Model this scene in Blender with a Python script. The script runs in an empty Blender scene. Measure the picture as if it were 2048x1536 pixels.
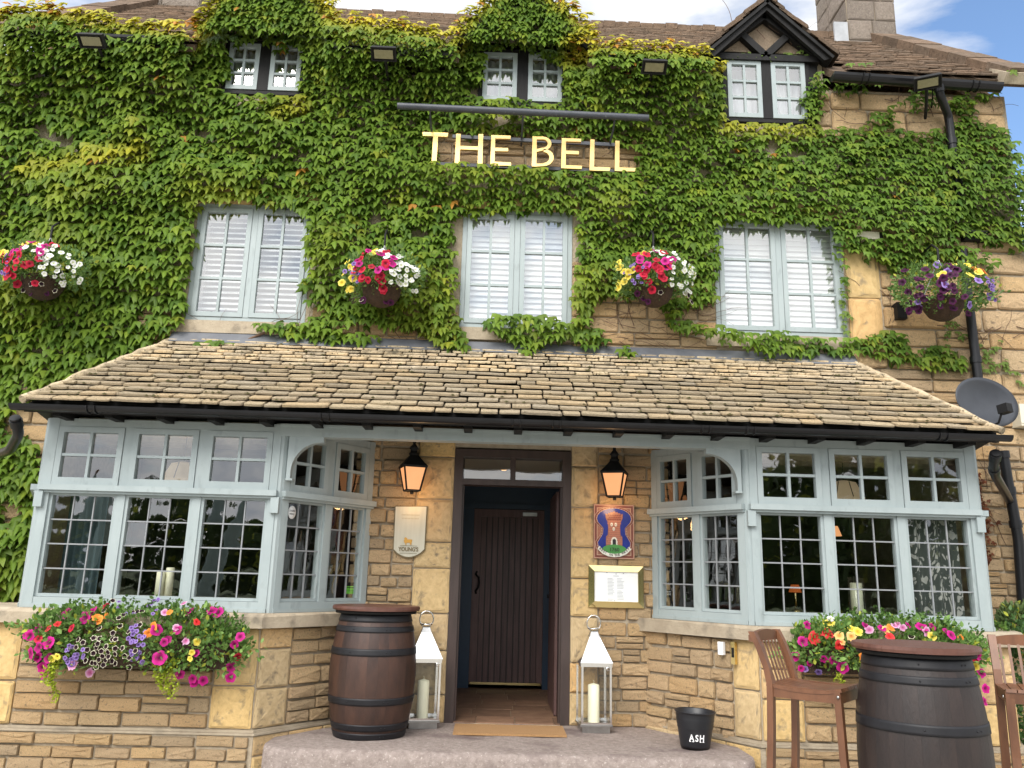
import bpy, bmesh, math, random
import numpy as np
from mathutils import Vector, Matrix, Euler, noise
R = math.radians
rnd = random.Random(7)
scene = bpy.context.scene
col = scene.collection

# ------------------------------------------------------------------ camera
CAM = Vector((-.1495, -6.8, 1.1485)); FPX = 1613.2
_p, _y, _r = R(13.289), R(1.0247), R(1.5094)
FW = Vector((math.sin(_y)*math.cos(_p), math.cos(_y)*math.cos(_p), math.sin(_p)))
_rt = Vector((math.cos(_y), -math.sin(_y), 0)); _up = _rt.cross(FW)
RT = _rt*math.cos(_r) + _up*math.sin(_r); UP = -_rt*math.sin(_r) + _up*math.cos(_r)
cd = bpy.data.cameras.new('camera'); cam = bpy.data.objects.new('camera', cd); col.objects.link(cam)
cd.sensor_width = 36; cd.lens = FPX/2048*36; cd.clip_start = .05; cd.clip_end = 2000
cam.matrix_world = Matrix(((RT.x, UP.x, -FW.x, CAM.x), (RT.y, UP.y, -FW.y, CAM.y), (RT.z, UP.z, -FW.z, CAM.z), (0, 0, 0, 1)))
scene.camera = cam
def P(u, v, Y):                                   # surveyed point of the photograph on the plane y = Y
    d = FW + RT*((u-1024)/FPX) - UP*((v-768)/FPX)
    return CAM + d*((Y-CAM.y)/d.y)

# ------------------------------------------------------------------ world, sun, exposure
SUN_EL, SUN_AZ = R(43), R(205)                    # azimuth clockwise from +Y: behind the camera, to its left
world = bpy.data.worlds.new('World'); scene.world = world; world.use_nodes = True
nt = world.node_tree; nt.nodes.clear(); L = nt.links.new
wo = nt.nodes.new('ShaderNodeOutputWorld')
sky = nt.nodes.new('ShaderNodeTexSky'); sky.sky_type = 'NISHITA'; sky.sun_disc = False
sky.sun_elevation = SUN_EL; sky.sun_rotation = SUN_AZ; sky.ozone_density = 3.5; sky.air_density = 1.1; sky.dust_density = .2
bg = nt.nodes.new('ShaderNodeBackground'); bg.inputs[1].default_value = .15
L(sky.outputs[0], bg.inputs[0])
bg2 = nt.nodes.new('ShaderNodeBackground'); bg2.inputs[1].default_value = .95
tc = nt.nodes.new('ShaderNodeTexCoord')
mp = nt.nodes.new('ShaderNodeMapping'); mp.inputs['Scale'].default_value = (1, 1, 1.9); mp.inputs['Location'].default_value = (.35, .1, .2)
L(tc.outputs['Generated'], mp.inputs[0])
n1 = nt.nodes.new('ShaderNodeTexNoise'); n1.inputs['Scale'].default_value = 3.2; n1.inputs['Detail'].default_value = 9; n1.inputs['Roughness'].default_value = .56; n1.inputs['Distortion'].default_value = .35
L(mp.outputs[0], n1.inputs['Vector'])
# one wide break in the cloud, in the upper right of the view and beyond it
vs = nt.nodes.new('ShaderNodeVectorMath'); vs.operation = 'DISTANCE'; vs.inputs[1].default_value = (.58, .62, .53)
L(tc.outputs['Generated'], vs.inputs[0])
mr = nt.nodes.new('ShaderNodeMapRange'); mr.inputs['From Min'].default_value = .05; mr.inputs['From Max'].default_value = .50
mr.inputs['To Min'].default_value = -.17; mr.inputs['To Max'].default_value = .18
L(vs.outputs['Value'], mr.inputs[0])
ad = nt.nodes.new('ShaderNodeMath'); ad.operation = 'ADD'; L(n1.outputs[0], ad.inputs[0]); L(mr.outputs[0], ad.inputs[1])
cr = nt.nodes.new('ShaderNodeValToRGB'); cr.color_ramp.elements[0].position = .46; cr.color_ramp.elements[1].position = .62
L(ad.outputs[0], cr.inputs[0])
n2 = nt.nodes.new('ShaderNodeTexNoise'); n2.inputs['Scale'].default_value = 4.5; n2.inputs['Detail'].default_value = 6; n2.inputs['Distortion'].default_value = .6
L(mp.outputs[0], n2.inputs['Vector'])
cc = nt.nodes.new('ShaderNodeValToRGB'); cc.color_ramp.elements[0].position = .33; cc.color_ramp.elements[0].color = (.52, .58, .68, 1)
cc.color_ramp.elements[1].position = .55; cc.color_ramp.elements[1].color = (1, 1, 1.0, 1)
L(n2.outputs[0], cc.inputs[0]); L(cc.outputs[0], bg2.inputs[0])
# thin cloud is brighter towards the sun behind it
sv_ = Vector((math.sin(SUN_AZ)*math.cos(SUN_EL), math.cos(SUN_AZ)*math.cos(SUN_EL), math.sin(SUN_EL)))
dt_ = nt.nodes.new('ShaderNodeVectorMath'); dt_.operation = 'DOT_PRODUCT'; dt_.inputs[1].default_value = sv_; L(tc.outputs['Generated'], dt_.inputs[0])
gl_ = nt.nodes.new('ShaderNodeMapRange'); gl_.inputs['From Min'].default_value = .1; gl_.inputs['From Max'].default_value = 1.0; gl_.inputs['To Min'].default_value = .74; gl_.inputs['To Max'].default_value = 1.75; L(dt_.outputs['Value'], gl_.inputs[0]); L(gl_.outputs[0], bg2.inputs[1])
mx = nt.nodes.new('ShaderNodeMixShader'); L(cr.outputs[0], mx.inputs[0]); L(bg.outputs[0], mx.inputs[1]); L(bg2.outputs[0], mx.inputs[2])
L(mx.outputs[0], wo.inputs[0])
sd = bpy.data.lights.new('sun', 'SUN'); sd.energy = 2.0; sd.angle = R(34); sd.color = (1, .95, .87)
sun = bpy.data.objects.new('sun', sd); col.objects.link(sun)
sdir = Vector((math.sin(SUN_AZ)*math.cos(SUN_EL), math.cos(SUN_AZ)*math.cos(SUN_EL), math.sin(SUN_EL)))
sun.rotation_euler = sdir.to_track_quat('Z', 'Y').to_euler(); sun.location = (0, -10, 20)
scene.view_settings.view_transform = 'Standard'; scene.view_settings.look = 'None'
scene.view_settings.exposure = .72; scene.view_settings.gamma = 1; scene.view_settings.use_curve_mapping = False

# ------------------------------------------------------------------ materials
MT = {}
def mat(name, c1, c2=None, c3=None, rough=.6, metal=0, nscale=8, bump=0, bscale=40, stretch=(1, 1, 1), rand=0, randhue=0,
        emit=0, spec=.5, sub=0, speck=None, vec='Object', attr=False, coat=0, transl=0, stain=None, bdist=None):
    if name in MT: return MT[name]
    m = bpy.data.materials.new(name); m.use_nodes = True; t = m.node_tree; N = t.nodes; K = t.links.new
    b = N['Principled BSDF']; b.inputs['Roughness'].default_value = rough; b.inputs['Metallic'].default_value = metal
    b.inputs['Specular IOR Level'].default_value = spec; b.inputs['Coat Weight'].default_value = coat
    c2 = c2 or c1
    tcn = N.new('ShaderNodeTexCoord'); mpn = N.new('ShaderNodeMapping'); mpn.inputs['Scale'].default_value = stretch
    K(tcn.outputs[vec], mpn.inputs[0])
    oi = N.new('ShaderNodeObjectInfo')
    off = N.new('ShaderNodeVectorMath'); off.operation = 'SCALE'; off.inputs[0].default_value = (37, 19, 53); K(oi.outputs['Random'], off.inputs['Scale'])
    av = N.new('ShaderNodeVectorMath'); av.operation = 'ADD'; K(mpn.outputs[0], av.inputs[0]); K(off.outputs[0], av.inputs[1]); V = av.outputs[0]
    nz = N.new('ShaderNodeTexNoise'); nz.inputs['Scale'].default_value = nscale; nz.inputs['Detail'].default_value = 8; nz.inputs['Roughness'].default_value = .65
    K(V, nz.inputs['Vector'])
    rp = N.new('ShaderNodeValToRGB'); e = rp.color_ramp.elements; e[0].position = .3; e[0].color = (*c1, 1); e[1].position = .7; e[1].color = (*c2, 1)
    K(nz.outputs[0], rp.inputs[0]); C = rp.outputs[0]
    if rand or attr:
        fac = oi.outputs['Random']
        if attr:
            at = N.new('ShaderNodeAttribute'); at.attribute_name = 'tint'
            s = N.new('ShaderNodeMath'); s.operation = 'ADD'; K(fac, s.inputs[0]); K(at.outputs['Fac'], s.inputs[1])
            fr = N.new('ShaderNodeMath'); fr.operation = 'FRACT'; K(s.outputs[0], fr.inputs[0]); fac = fr.outputs[0]
        r2 = N.new('ShaderNodeValToRGB'); cols = rand if isinstance(rand, list) else [(1-rand,)*3, (1+rand,)*3]
        el = r2.color_ramp.elements
        while len(el) < len(cols): el.new(.5)
        for i, cx in enumerate(cols): el[i].position = i/(len(cols)-1); el[i].color = (*cx, 1)
        K(fac, r2.inputs[0])
        mm = N.new('ShaderNodeMix'); mm.data_type = 'RGBA'; mm.blend_type = 'MULTIPLY'; mm.inputs[0].default_value = 1
        K(C, mm.inputs[6]); K(r2.outputs[0], mm.inputs[7]); C = mm.outputs[2]
    for sp in ([speck] if speck else []) + ([stain] if stain else []):
        sc, lo, hi, cs = sp
        n3 = N.new('ShaderNodeTexNoise'); n3.inputs['Scale'].default_value = sc; n3.inputs['Detail'].default_value = 5; K(V, n3.inputs['Vector'])
        r3 = N.new('ShaderNodeMapRange'); r3.inputs[1].default_value = lo; r3.inputs[2].default_value = hi; K(n3.outputs[0], r3.inputs[0])
        mm = N.new('ShaderNodeMix'); mm.data_type = 'RGBA'; K(r3.outputs[0], mm.inputs[0]); K(C, mm.inputs[6]); mm.inputs[7].default_value = (*cs, 1); C = mm.outputs[2]
    K(C, b.inputs['Base Color'])
    if emit: K(C, b.inputs['Emission Color']); b.inputs['Emission Strength'].default_value = emit
    if bump:
        nb = N.new('ShaderNodeTexNoise'); nb.inputs['Scale'].default_value = bscale; nb.inputs['Detail'].default_value = 6; nb.inputs['Roughness'].default_value = .7; K(V, nb.inputs['Vector'])
        bn = N.new('ShaderNodeBump'); bn.inputs['Strength'].default_value = min(1, bump); bn.inputs['Distance'].default_value = bdist or .012*bump
        K(nb.outputs[0], bn.inputs['Height']); K(bn.outputs[0], b.inputs['Normal'])
    MT[name] = m; return m

def glass(name='window glass', tint=(.93, .95, .94), ior=1.95, bumpy=.35):
    if name in MT: return MT[name]
    m = bpy.data.materials.new(name); m.use_nodes = True; t = m.node_tree; N = t.nodes; K = t.links.new; N.clear()
    o = N.new('ShaderNodeOutputMaterial'); tr = N.new('ShaderNodeBsdfTransparent'); tr.inputs[0].default_value = (*tint, 1)
    g = N.new('ShaderNodeBsdfGlossy'); g.inputs['Roughness'].default_value = .015
    fr = N.new('ShaderNodeFresnel')                      # the same reflectance from both sides of the thin sheet
    ge = N.new('ShaderNodeNewGeometry'); mi = N.new('ShaderNodeMapRange'); mi.inputs[3].default_value = ior; mi.inputs[4].default_value = 1/ior
    K(ge.outputs['Backfacing'], mi.inputs[0]); K(mi.outputs[0], fr.inputs[0]); mx = N.new('ShaderNodeMixShader')
    tcn = N.new('ShaderNodeTexCoord'); nz = N.new('ShaderNodeTexNoise'); nz.inputs['Scale'].default_value = 5; nz.inputs['Detail'].default_value = 1
    K(tcn.outputs['Object'], nz.inputs[0]); bn = N.new('ShaderNodeBump'); bn.inputs['Strength'].default_value = bumpy; bn.inputs['Distance'].default_value = .006
    K(nz.outputs[0], bn.inputs['Height']); K(bn.outputs[0], g.inputs['Normal'])
    K(fr.outputs[0], mx.inputs[0]); K(tr.outputs[0], mx.inputs[1]); K(g.outputs[0], mx.inputs[2]); K(mx.outputs[0], o.inputs[0])
    MT[name] = m; return m

def leafmat(name, attrname='leafcol', rough=.5, tr=.42):
    m = bpy.data.materials.new(name); m.use_nodes = True; t = m.node_tree; N = t.nodes; K = t.links.new; b = N['Principled BSDF']
    at = N.new('ShaderNodeAttribute'); at.attribute_name = attrname
    tcn = N.new('ShaderNodeTexCoord'); nz = N.new('ShaderNodeTexNoise'); nz.inputs['Scale'].default_value = 60; K(tcn.outputs['Object'], nz.inputs[0])
    mr = N.new('ShaderNodeMapRange'); mr.inputs[3].default_value = .75; mr.inputs[4].default_value = 1.25; K(nz.outputs[0], mr.inputs[0])
    mm = N.new('ShaderNodeVectorMath'); mm.operation = 'SCALE'; K(at.outputs['Color'], mm.inputs[0]); K(mr.outputs[0], mm.inputs['Scale'])
    K(mm.outputs[0], b.inputs['Base Color']); b.inputs['Roughness'].default_value = rough; b.inputs['Specular IOR Level'].default_value = .28
    tl = N.new('ShaderNodeBsdfTranslucent'); K(mm.outputs[0], tl.inputs[0]); mx = N.new('ShaderNodeMixShader'); mx.inputs[0].default_value = tr
    K(b.outputs[0], mx.inputs[1]); K(tl.outputs[0], mx.inputs[2]); K(mx.outputs[0], N['Material Output'].inputs[0])
    MT[name] = m; return m

STONE = [(1.12, .98, .80), (.92, .86, .78), (1.12, .97, .74), (.84, .79, .74), (1.05, .94, .82), (1.15, 1.05, .9), (1.02, .84, .62), (.95, .88, .80)]
m_stone = mat('golden rubble stone', (.43, .33, .215), (.68, .54, .365), rough=.93, nscale=14, bump=1, bdist=.017, bscale=22, rand=STONE, speck=(55, .60, .72, (.50, .44, .34)), stain=(5, .58, .78, (.15, .12, .085)), spec=.2)
m_ashlar = mat('smooth yellow ashlar stone', (.46, .35, .205), (.64, .51, .33), rough=.9, nscale=7, bump=.6, bscale=50, rand=[(1.05, .95, .85), (1.1, .98, .7), (.9, .88, .85), (1.1, .9, .65)], stain=(4, .55, .75, (.20, .16, .11)), spec=.2)
m_mortar = mat('grey brown mortar', (.34, .28, .205), (.48, .405, .30), rough=1, nscale=20, bump=1, bscale=60, spec=.1)
m_sill = mat('weathered pale sill stone', (.32, .26, .19), (.46, .39, .29), rough=.9, nscale=6, bump=.8, bscale=45, stain=(7, .55, .75, (.20, .17, .13)), rand=.1, spec=.2)
m_tile = mat('cotswold stone roof tile', (.37, .315, .235), (.62, .54, .42), rough=.95, nscale=16, bump=1, bscale=45, rand=[(.78, .74, .68), (1.1, 1.02, .86), (.95, .9, .82), (1.15, 1.0, .78), (.9, .88, .84)], attr=True,
             speck=(42, .60, .68, (.085, .07, .05)), stain=(9, .53, .74, (.14, .12, .085)), spec=.15)
m_oldtile = mat('old brown stone roof tile', (.115, .090, .070), (.225, .175, .135), rough=.95, nscale=12, bump=1, bscale=40, rand=[(.7, .66, .62), (1.15, 1, .88), (.9, .86, .82)], attr=True, speck=(35, .58, .68, (.10, .07, .05)), spec=.15)
m_paint = mat('pale blue grey painted timber', (.285, .335, .34), (.345, .395, .398), rough=.5, nscale=5, bump=.25, bscale=30, stretch=(1, 1, .4), stain=(14, .60, .74, (.25, .29, .29)))
m_lead = mat('lead', (.10, .105, .12), (.15, .155, .17), rough=.55, nscale=9, bump=.3)
m_black = mat('black gloss plastic', (.006, .006, .007), (.010, .010, .012), rough=.33, nscale=7, spec=.35)
m_blackmat = mat('black painted timber', (.006, .006, .006), (.014, .013, .013), spec=.25, rough=.6, nscale=14, bump=.5, bscale=60, stretch=(1, 1, .3))
m_door = mat('dark stained timber', (.085, .045, .042), (.15, .082, .074), rough=.42, nscale=9, bump=.4, bscale=50, stretch=(4, 4, .35), rand=.15)
m_frame = mat('dark brown door frame paint', (.030, .019, .016), (.058, .036, .031), rough=.5, nscale=6, bump=.3, stretch=(2, 2, .3))
m_blue = mat('deep blue painted timber', (.010, .032, .065), (.014, .042, .085), rough=.45, nscale=6)
m_pebble = mat('pebble dash render', (.20, .145, .10), (.36, .28, .2), rough=1, nscale=90, bump=1, bscale=110)
m_cream = mat('cream plaster', (.62, .56, .44), (.68, .62, .5), rough=.9, nscale=3)
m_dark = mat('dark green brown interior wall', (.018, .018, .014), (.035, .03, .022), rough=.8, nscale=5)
m_floor = mat('terracotta flagstone', (.14, .075, .045), (.24, .14, .085), rough=.6, nscale=9, bump=.3, rand=.25)
m_step = mat('pink weathered concrete', (.23, .185, .165), (.38, .32, .29), rough=.97, nscale=26, bump=1, bscale=85, speck=(60, .60, .70, (.48, .42, .38)), stain=(3.5, .55, .75, (.17, .13, .125)), spec=.15)
m_glass = glass(ior=2.35); m_glass_up = glass('old bright window glass', ior=3.3, bumpy=.08)
m_white = mat('white painted slat', (.86, .87, .88), (.90, .90, .91), rough=.5, nscale=5)
m_chrome = mat('polished steel', (.72, .71, .69), (.80, .80, .79), rough=.12, metal=1, nscale=4)
m_steel = mat('dull steel', (.35, .34, .33), (.5, .5, .49), rough=.35, metal=1, nscale=12)
m_wax = mat('cream candle wax', (.90, .87, .64), (.94, .91, .70), rough=.5, nscale=5)
m_gold = mat('gold letter', (.66, .45, .16), (.80, .58, .25), rough=.33, metal=.85, nscale=3)
m_brass = mat('polished brass', (.60, .48, .20), (.86, .68, .34), rough=.12, metal=1, nscale=2, stretch=(1, 1, 1))
m_teak = mat('oiled teak', (.090, .036, .017), (.175, .074, .034), rough=.42, nscale=7, stretch=(2, 2, .5), bump=.25, bscale=60, rand=.15)
m_leadbar = mat('pale lead came', (.20, .21, .22), (.27, .28, .29), rough=.5, nscale=20)
m_leaf = leafmat('ivy leaf')
m_plant = leafmat('bedding plant leaf', tr=.3)
m_twig = mat('brown ivy stem', (.10, .06, .04), (.17, .10, .065), rough=.9, nscale=30)
m_grass = mat('grass verge', (.05, .08, .02), (.09, .12, .04), rough=.95, nscale=3, bump=1)
m_ground = mat('pale gravel paving', (.36, .33, .29), (.46, .43, .38), rough=.95, nscale=40, bump=.7, bscale=90)

# ------------------------------------------------------------------ helpers
class MB:
    def __init__(s): s.v = []; s.f = []; s.m = []; s.sm = []
    def add(s, vs, fs, mi=0, smooth=False):
        o = len(s.v); s.v += [tuple(v) for v in vs]; s.f += [tuple(i+o for i in f) for f in fs]; s.m += [mi]*len(fs); s.sm += [smooth]*len(fs); return s
    def box(s, x0, x1, y0, y1, z0, z1, mi=0, M=None):
        vs = [Vector((x, y, z)) for x in (x0, x1) for y in (y0, y1) for z in (z0, z1)]
        if M: vs = [M @ v for v in vs]
        return s.add(vs, [(0, 1, 3, 2), (4, 6, 7, 5), (0, 4, 5, 1), (2, 3, 7, 6), (0, 2, 6, 4), (1, 5, 7, 3)], mi)
    def bar(s, a, b, w, h, mi=0, up=Vector((0, 0, 1))):         # box beam from a to b
        a, b = Vector(a), Vector(b); d = b-a; l = d.length; d.normalize()
        if abs(d.dot(up)) > .98: up = Vector((0, 1, 0))
        x = d.cross(up).normalized(); z = x.cross(d).normalized()
        vs = [a+x*(i*w/2)+z*(k*h/2)+d*(j*l) for i in (-1, 1) for j in (0, 1) for k in (-1, 1)]
        return s.add(vs, [(0, 1, 3, 2), (4, 6, 7, 5), (0, 4, 5, 1), (2, 3, 7, 6), (0, 2, 6, 4), (1, 5, 7, 3)], mi)
    def prism(s, pts, d, mi=0):                                # polygon (3D points) pushed along d
        n = len(pts); a = [Vector(p) for p in pts]; d = Vector(d)
        return s.add(a+[p+d for p in a], [tuple(range(n))[::-1], tuple(range(n, 2*n))]+[(i, (i+1) % n, (i+1) % n+n, i+n) for i in range(n)], mi)
    def tube(s, pts, r, n=8, mi=0, cap=True):
        pts = [Vector(p) for p in pts]; rs = r if isinstance(r, list) else [r]*len(pts); vs = []; x = None
        for i, p in enumerate(pts):
            d = (pts[min(i+1, len(pts)-1)]-pts[max(i-1, 0)]).normalized()
            if x is None: x = d.orthogonal().normalized()
            x = (x-d*x.dot(d)).normalized(); y = d.cross(x)
            vs += [p+(x*math.cos(2*math.pi*k/n)+y*math.sin(2*math.pi*k/n))*rs[i] for k in range(n)]
        fs = [(i*n+k, i*n+(k+1) % n, (i+1)*n+(k+1) % n, (i+1)*n+k) for i in range(len(pts)-1) for k in range(n)]
        s.add(vs, fs, mi, True)
        if cap: s.add(vs[:n], [tuple(range(n))[::-1]], mi); s.add(vs[-n:], [tuple(range(n))], mi)
        return s
    def lathe(s, prof, n=24, c=(0, 0, 0), mi=0, smooth=True, a0=0, sq=False):
        c = Vector(c); vs = []
        for r, z in prof:
            for k in range(n):
                a = 2*math.pi*(k+.5*sq)/n+a0; vs.append(c+Vector((r*math.cos(a), r*math.sin(a), z)))
        fs = [(i*n+k, i*n+(k+1) % n, (i+1)*n+(k+1) % n, (i+1)*n+k) for i in range(len(prof)-1) for k in range(n)]
        return s.add(vs, fs, mi, smooth)
    def mesh(s, name, mats):
        me = bpy.data.meshes.new(name); me.from_pydata(s.v, [], s.f)
        for m in (mats if isinstance(mats, (list, tuple)) else [mats]): me.materials.append(m)
        me.polygons.foreach_set('material_index', s.m); me.polygons.foreach_set('use_smooth', s.sm); me.update(); return me
    def build(s, name, mats, parent=None, loc=None, rot=None, **k):
        return obj(name, s.mesh(name, mats), parent, loc, rot, **k)
def obj(name, me, parent=None, loc=None, rot=None, scale=None, **k):
    o = bpy.data.objects.new(name, me); col.objects.link(o)
    if parent: o.parent = parent
    if loc is not None: o.location = loc
    if rot is not None: o.rotation_euler = rot
    if scale is not None: o.scale = scale
    for a, b in k.items(): o[a] = b
    return o
def thing(name, label, cat, loc=(0, 0, 0), rz=0, group=None, rot=None):
    o = bpy.data.objects.new(name, None); col.objects.link(o); o.location = loc; o.rotation_euler = rot or (0, 0, rz)
    o.empty_display_size = .1; o['label'] = label; o['category'] = cat
    if group: o['group'] = group
    return o
def copy_tree(o, parent=None, loc=None, rz=None, label=None):
    c = o.copy(); col.objects.link(c); c.parent = parent
    for ch in [x for x in o.children]: copy_tree(ch, c)
    if loc is not None: c.location = loc
    if rz is not None: c.rotation_euler = (0, 0, rz)
    if label: c['label'] = label
    return c
def tag(o, label, cat, group=None):
    o['label'] = label; o['category'] = cat
    if group: o['group'] = group
    return o
def text_mesh(s, size, mt, extrude=.001, bold=0, sx=1):
    cu = bpy.data.curves.new('lettering', 'FONT'); cu.body = s; cu.size = size; cu.extrude = extrude; cu.align_x = 'CENTER'; cu.align_y = 'CENTER'; cu.offset = bold; cu.resolution_u = 3
    o = bpy.data.objects.new('tmp', cu); col.objects.link(o)
    me = bpy.data.meshes.new_from_object(o.evaluated_get(bpy.context.evaluated_depsgraph_get())); bpy.data.objects.remove(o)
    me.materials.clear(); me.materials.append(mt); me.transform(Matrix.Rotation(R(90), 4, 'X') @ Matrix.Diagonal((sx, 1, 1, 1))); return me
def joined(name, items, mt, parent, tints=None, **k):          # many (verts, faces, Matrix, tint) in one mesh, via numpy
    V = []; F = []; T = []; o = 0
    for (vs, fs, M, t) in items:
        for v in vs: V.append(M @ v)
        F += [tuple(i+o for i in f) for f in fs]; T += [t]*len(vs); o += len(vs)
    me = bpy.data.meshes.new(name); me.from_pydata(V, [], F); me.materials.append(mt)
    a = me.attributes.new('tint', 'FLOAT', 'POINT'); a.data.foreach_set('value', T)
    return obj(name, me, parent, kind='stuff', **k)

# ------------------------------------------------------------------ unit pieces
def stone_piece(asp, r, qq=10.):
    n = 16; pts = []; c = {10.: .09, 26.: .03}[qq]; e = .5; hx = asp/2
    def j(k=.035 if qq < 20 else .012): return r.uniform(-k, 0)
    pts = [(hx+j(), -e+c+j()), (hx+j(), -e*.3), (hx+j(), e*.35), (hx+j(), e-c+j()), (hx-c+j(), e+j()), (hx*.4, e+j()), (-hx*.3, e+j()), (-hx+c, e+j()), (-hx-j(), e-c+j()), (-hx-j(), e*.3), (-hx-j(), -e*.3), (-hx-j(), -e+c), (-hx+c, -e-j()), (-hx*.35, -e-j()), (hx*.3, -e-j()), (hx-c, -e-j())]
    vs = [Vector((x, 0, z)) for x, z in pts]+[Vector((x, -.55, z)) for x, z in pts]
    ins = []
    for x, z in pts: ins.append(Vector((x-math.copysign(.06+.03*r.random(), x), -.85-.25*r.random(), z-math.copysign(.05+.03*r.random(), z))))
    vs += ins; vs += [Vector((x*.45, -.95-.3*r.random(), z*.4)) for x, z in pts[::2]]; vs.append(Vector((0, -1.0-.2*r.random(), 0)))
    fs = [(k, (k+1) % n, n+(k+1) % n, n+k) for k in range(n)]+[(n+k, n+(k+1) % n, 2*n+(k+1) % n, 2*n+k) for k in range(n)]
    h = n//2
    for k in range(h):
        fs.append((2*n+2*k, 2*n+2*k+1, 3*n+k)); fs.append((2*n+2*k+1, 2*n+(2*k+2) % n, 3*n+(k+1) % h)); fs.append((2*n+2*k+1, 3*n+(k+1) % h, 3*n+k))
        fs.append((3*n+k, 3*n+(k+1) % h, 3*n+h))
    return vs, fs
ASP = [.6, 1, 1.5, 2.1, 3, 4.2]
def piece_meshes(mt, nm, qq=10.):
    out = []
    for a in ASP:
        row = []
        for k in range(4):
            vs, fs = stone_piece(a, rnd, qq); me = bpy.data.meshes.new(nm); me.from_pydata([v for v in vs], [], fs); me.materials.append(mt); row.append(me)
        out.append(row)
    return out
SM = piece_meshes(m_stone, 'stone'); AM = piece_meshes(m_ashlar, 'stone', 26.)
def place_stone(parent, org, ud, u, z, w, h, meshes, proud=.022, name='stone', depthj=.006):
    i = min(range(len(ASP)), key=lambda k: abs(math.log(ASP[k]/(w/h)))); me = rnd.choice(meshes[i])
    o = obj(name, me, parent); ang = math.atan2(ud.y, ud.x)
    p = org+ud*(u+w/2); o.location = (p.x, p.y, z+h/2); o.rotation_euler = (R(rnd.uniform(-1, 1)), R(rnd.uniform(-.7, .7)), ang)
    fl = rnd.choice((-1, 1)); o.scale = (w/ASP[i]*1.0, proud+rnd.uniform(-depthj, depthj), h)
    return o
def courses(parent, org, ud, u0, u1, z0, z1, hr, wr, meshes=None, gap=.007, proud=.028, skip=None, cap=None):
    z = z0; n = 0
    while z < z1-.03:
        h = rnd.uniform(*hr)
        if z1-z-h < hr[0]*.6: h = z1-z
        u = u0
        while u < u1-.02:
            w = rnd.uniform(*wr)
            if u1-u-w < wr[0]*.6: w = u1-u
            if not (skip and skip(u+w/2, z+h/2)):
                if h > .095 and rnd.random() < .16:
                    k_ = rnd.uniform(.4, .6)*h
                    place_stone(parent, org, ud, u+gap/2, z+gap/2, w-gap, k_-gap, meshes or SM, proud); place_stone(parent, org, ud, u+gap/2, z+k_+gap/2, w-gap, h-k_-gap, meshes or SM, proud); n += 2
                else:
                    dz_ = rnd.uniform(-.004, .004); place_stone(parent, org, ud, u+gap/2+rnd.uniform(-.002, .002), z+gap/2+dz_, w-gap+rnd.uniform(-.006, .003), h-gap+rnd.uniform(-.010, .003), meshes or SM, proud, depthj=.012); n += 1
            u += w
        z += h
    return n

# ================================================================== THE PUB
pub = thing('pub_building', 'old golden stone pub covered in ivy with stone tiled porch and two bay windows', 'pub')
XL, XR = -4.9, 4.63; EZ = 5.74
# window openings, surveyed from the photograph on the wall plane
WY = .02; DY = -.005
def rect(u0, v0, u1, v1, Y): a = P(u0, v0, Y); b = P(u1, v1, Y); return a.x, b.x, b.z, a.z
W1 = (P(372, 643, WY).x, P(610, 650, WY).x, P(490, 646, WY).z, P(497, 412, WY).z)
W2 = (P(918, 650, WY).x, P(1142, 662, WY).x, P(1030, 660, WY).z, P(1033, 425, WY).z)
W3 = (P(1432, 670, WY).x, P(1694, 680, WY).x, P(1558, 674, WY).z, P(1544, 442, WY).z)
D1 = (P(443, 186, DY).x, P(608, 190, DY).x, P(522, 192, DY).z, P(548, 86, DY).z)
D2 = (P(955, 210, DY).x, P(1132, 212, DY).x, P(1045, 214, DY).z, P(1045, 104, DY).z)
D3 = (P(1447, 240, DY).x, P(1622, 250, DY).x, P(1532, 248, DY).z, P(1528, 120, DY).z)
BZ0, BZT, BZ1, BP = .835, 1.677, 2.203, .733
bayopen = [(-3.82, -1.28, .87, 2.16), (1.28, 3.82, .87, 2.16)]
doorhole = (-.49, .49, -.05, 2.19)
holes = [W1, W2, W3, D1, D2, D3, doorhole]+bayopen
dorm = [(D1[0]+D1[1])/2, (D2[0]+D2[1])/2, (D3[0]+D3[1])/2]
xs = sorted({XL, XR}|{h[0] for h in holes}|{h[1] for h in holes}|{c+s for c in dorm for s in (-.56, .56)})
zs = sorted({-.3, EZ, 6.12}|{h[2] for h in holes}|{h[3] for h in holes})
mb = MB()
for i in range(len(xs)-1):
    for k in range(len(zs)-1):
        cx, cz = (xs[i]+xs[i+1])/2, (zs[k]+zs[k+1])/2
        if any(h[0] < cx < h[1] and h[2] < cz < h[3] for h in holes): continue
        if cz > EZ and not any(abs(cx-c) < .56 for c in dorm): continue
        mb.box(xs[i], xs[i+1], 0, .32, zs[k], zs[k+1])
# bulk of the house behind the face
mb.box(XL, XL+.3, .32, 5.2, -.3, EZ); mb.box(XR-.3, XR, .32, 5.2, -.3, EZ); mb.box(XL, XR, 4.9, 5.2, -.3, EZ)
facade = mb.build('wall', m_mortar, pub)
U = Vector((1, 0, 0)); O0 = Vector((0, 0, 0))
# walling round the entrance
def quoins(x0, x1, z0, z1, hr=(.2, .36)):
    z = z0; alt = 0
    while z < z1-.05:
        h = min(rnd.uniform(*hr), z1-z); 
        if z1-z-h < .1: h = z1-z
        place_stone(facade, O0, U, x0+.004, z+.004, (x1-x0)-.008, h-.008, AM, .026); z += h
quoins(-.80, -.49, 0, 2.24); quoins(.49, .72, 0, 2.24)
courses(facade, O0, U, -1.32, -.80, 0, 2.26, (.08, .125), (.14, .30))
courses(facade, O0, U, .72, 1.32, 0, 2.26, (.08, .125), (.13, .28))
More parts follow.
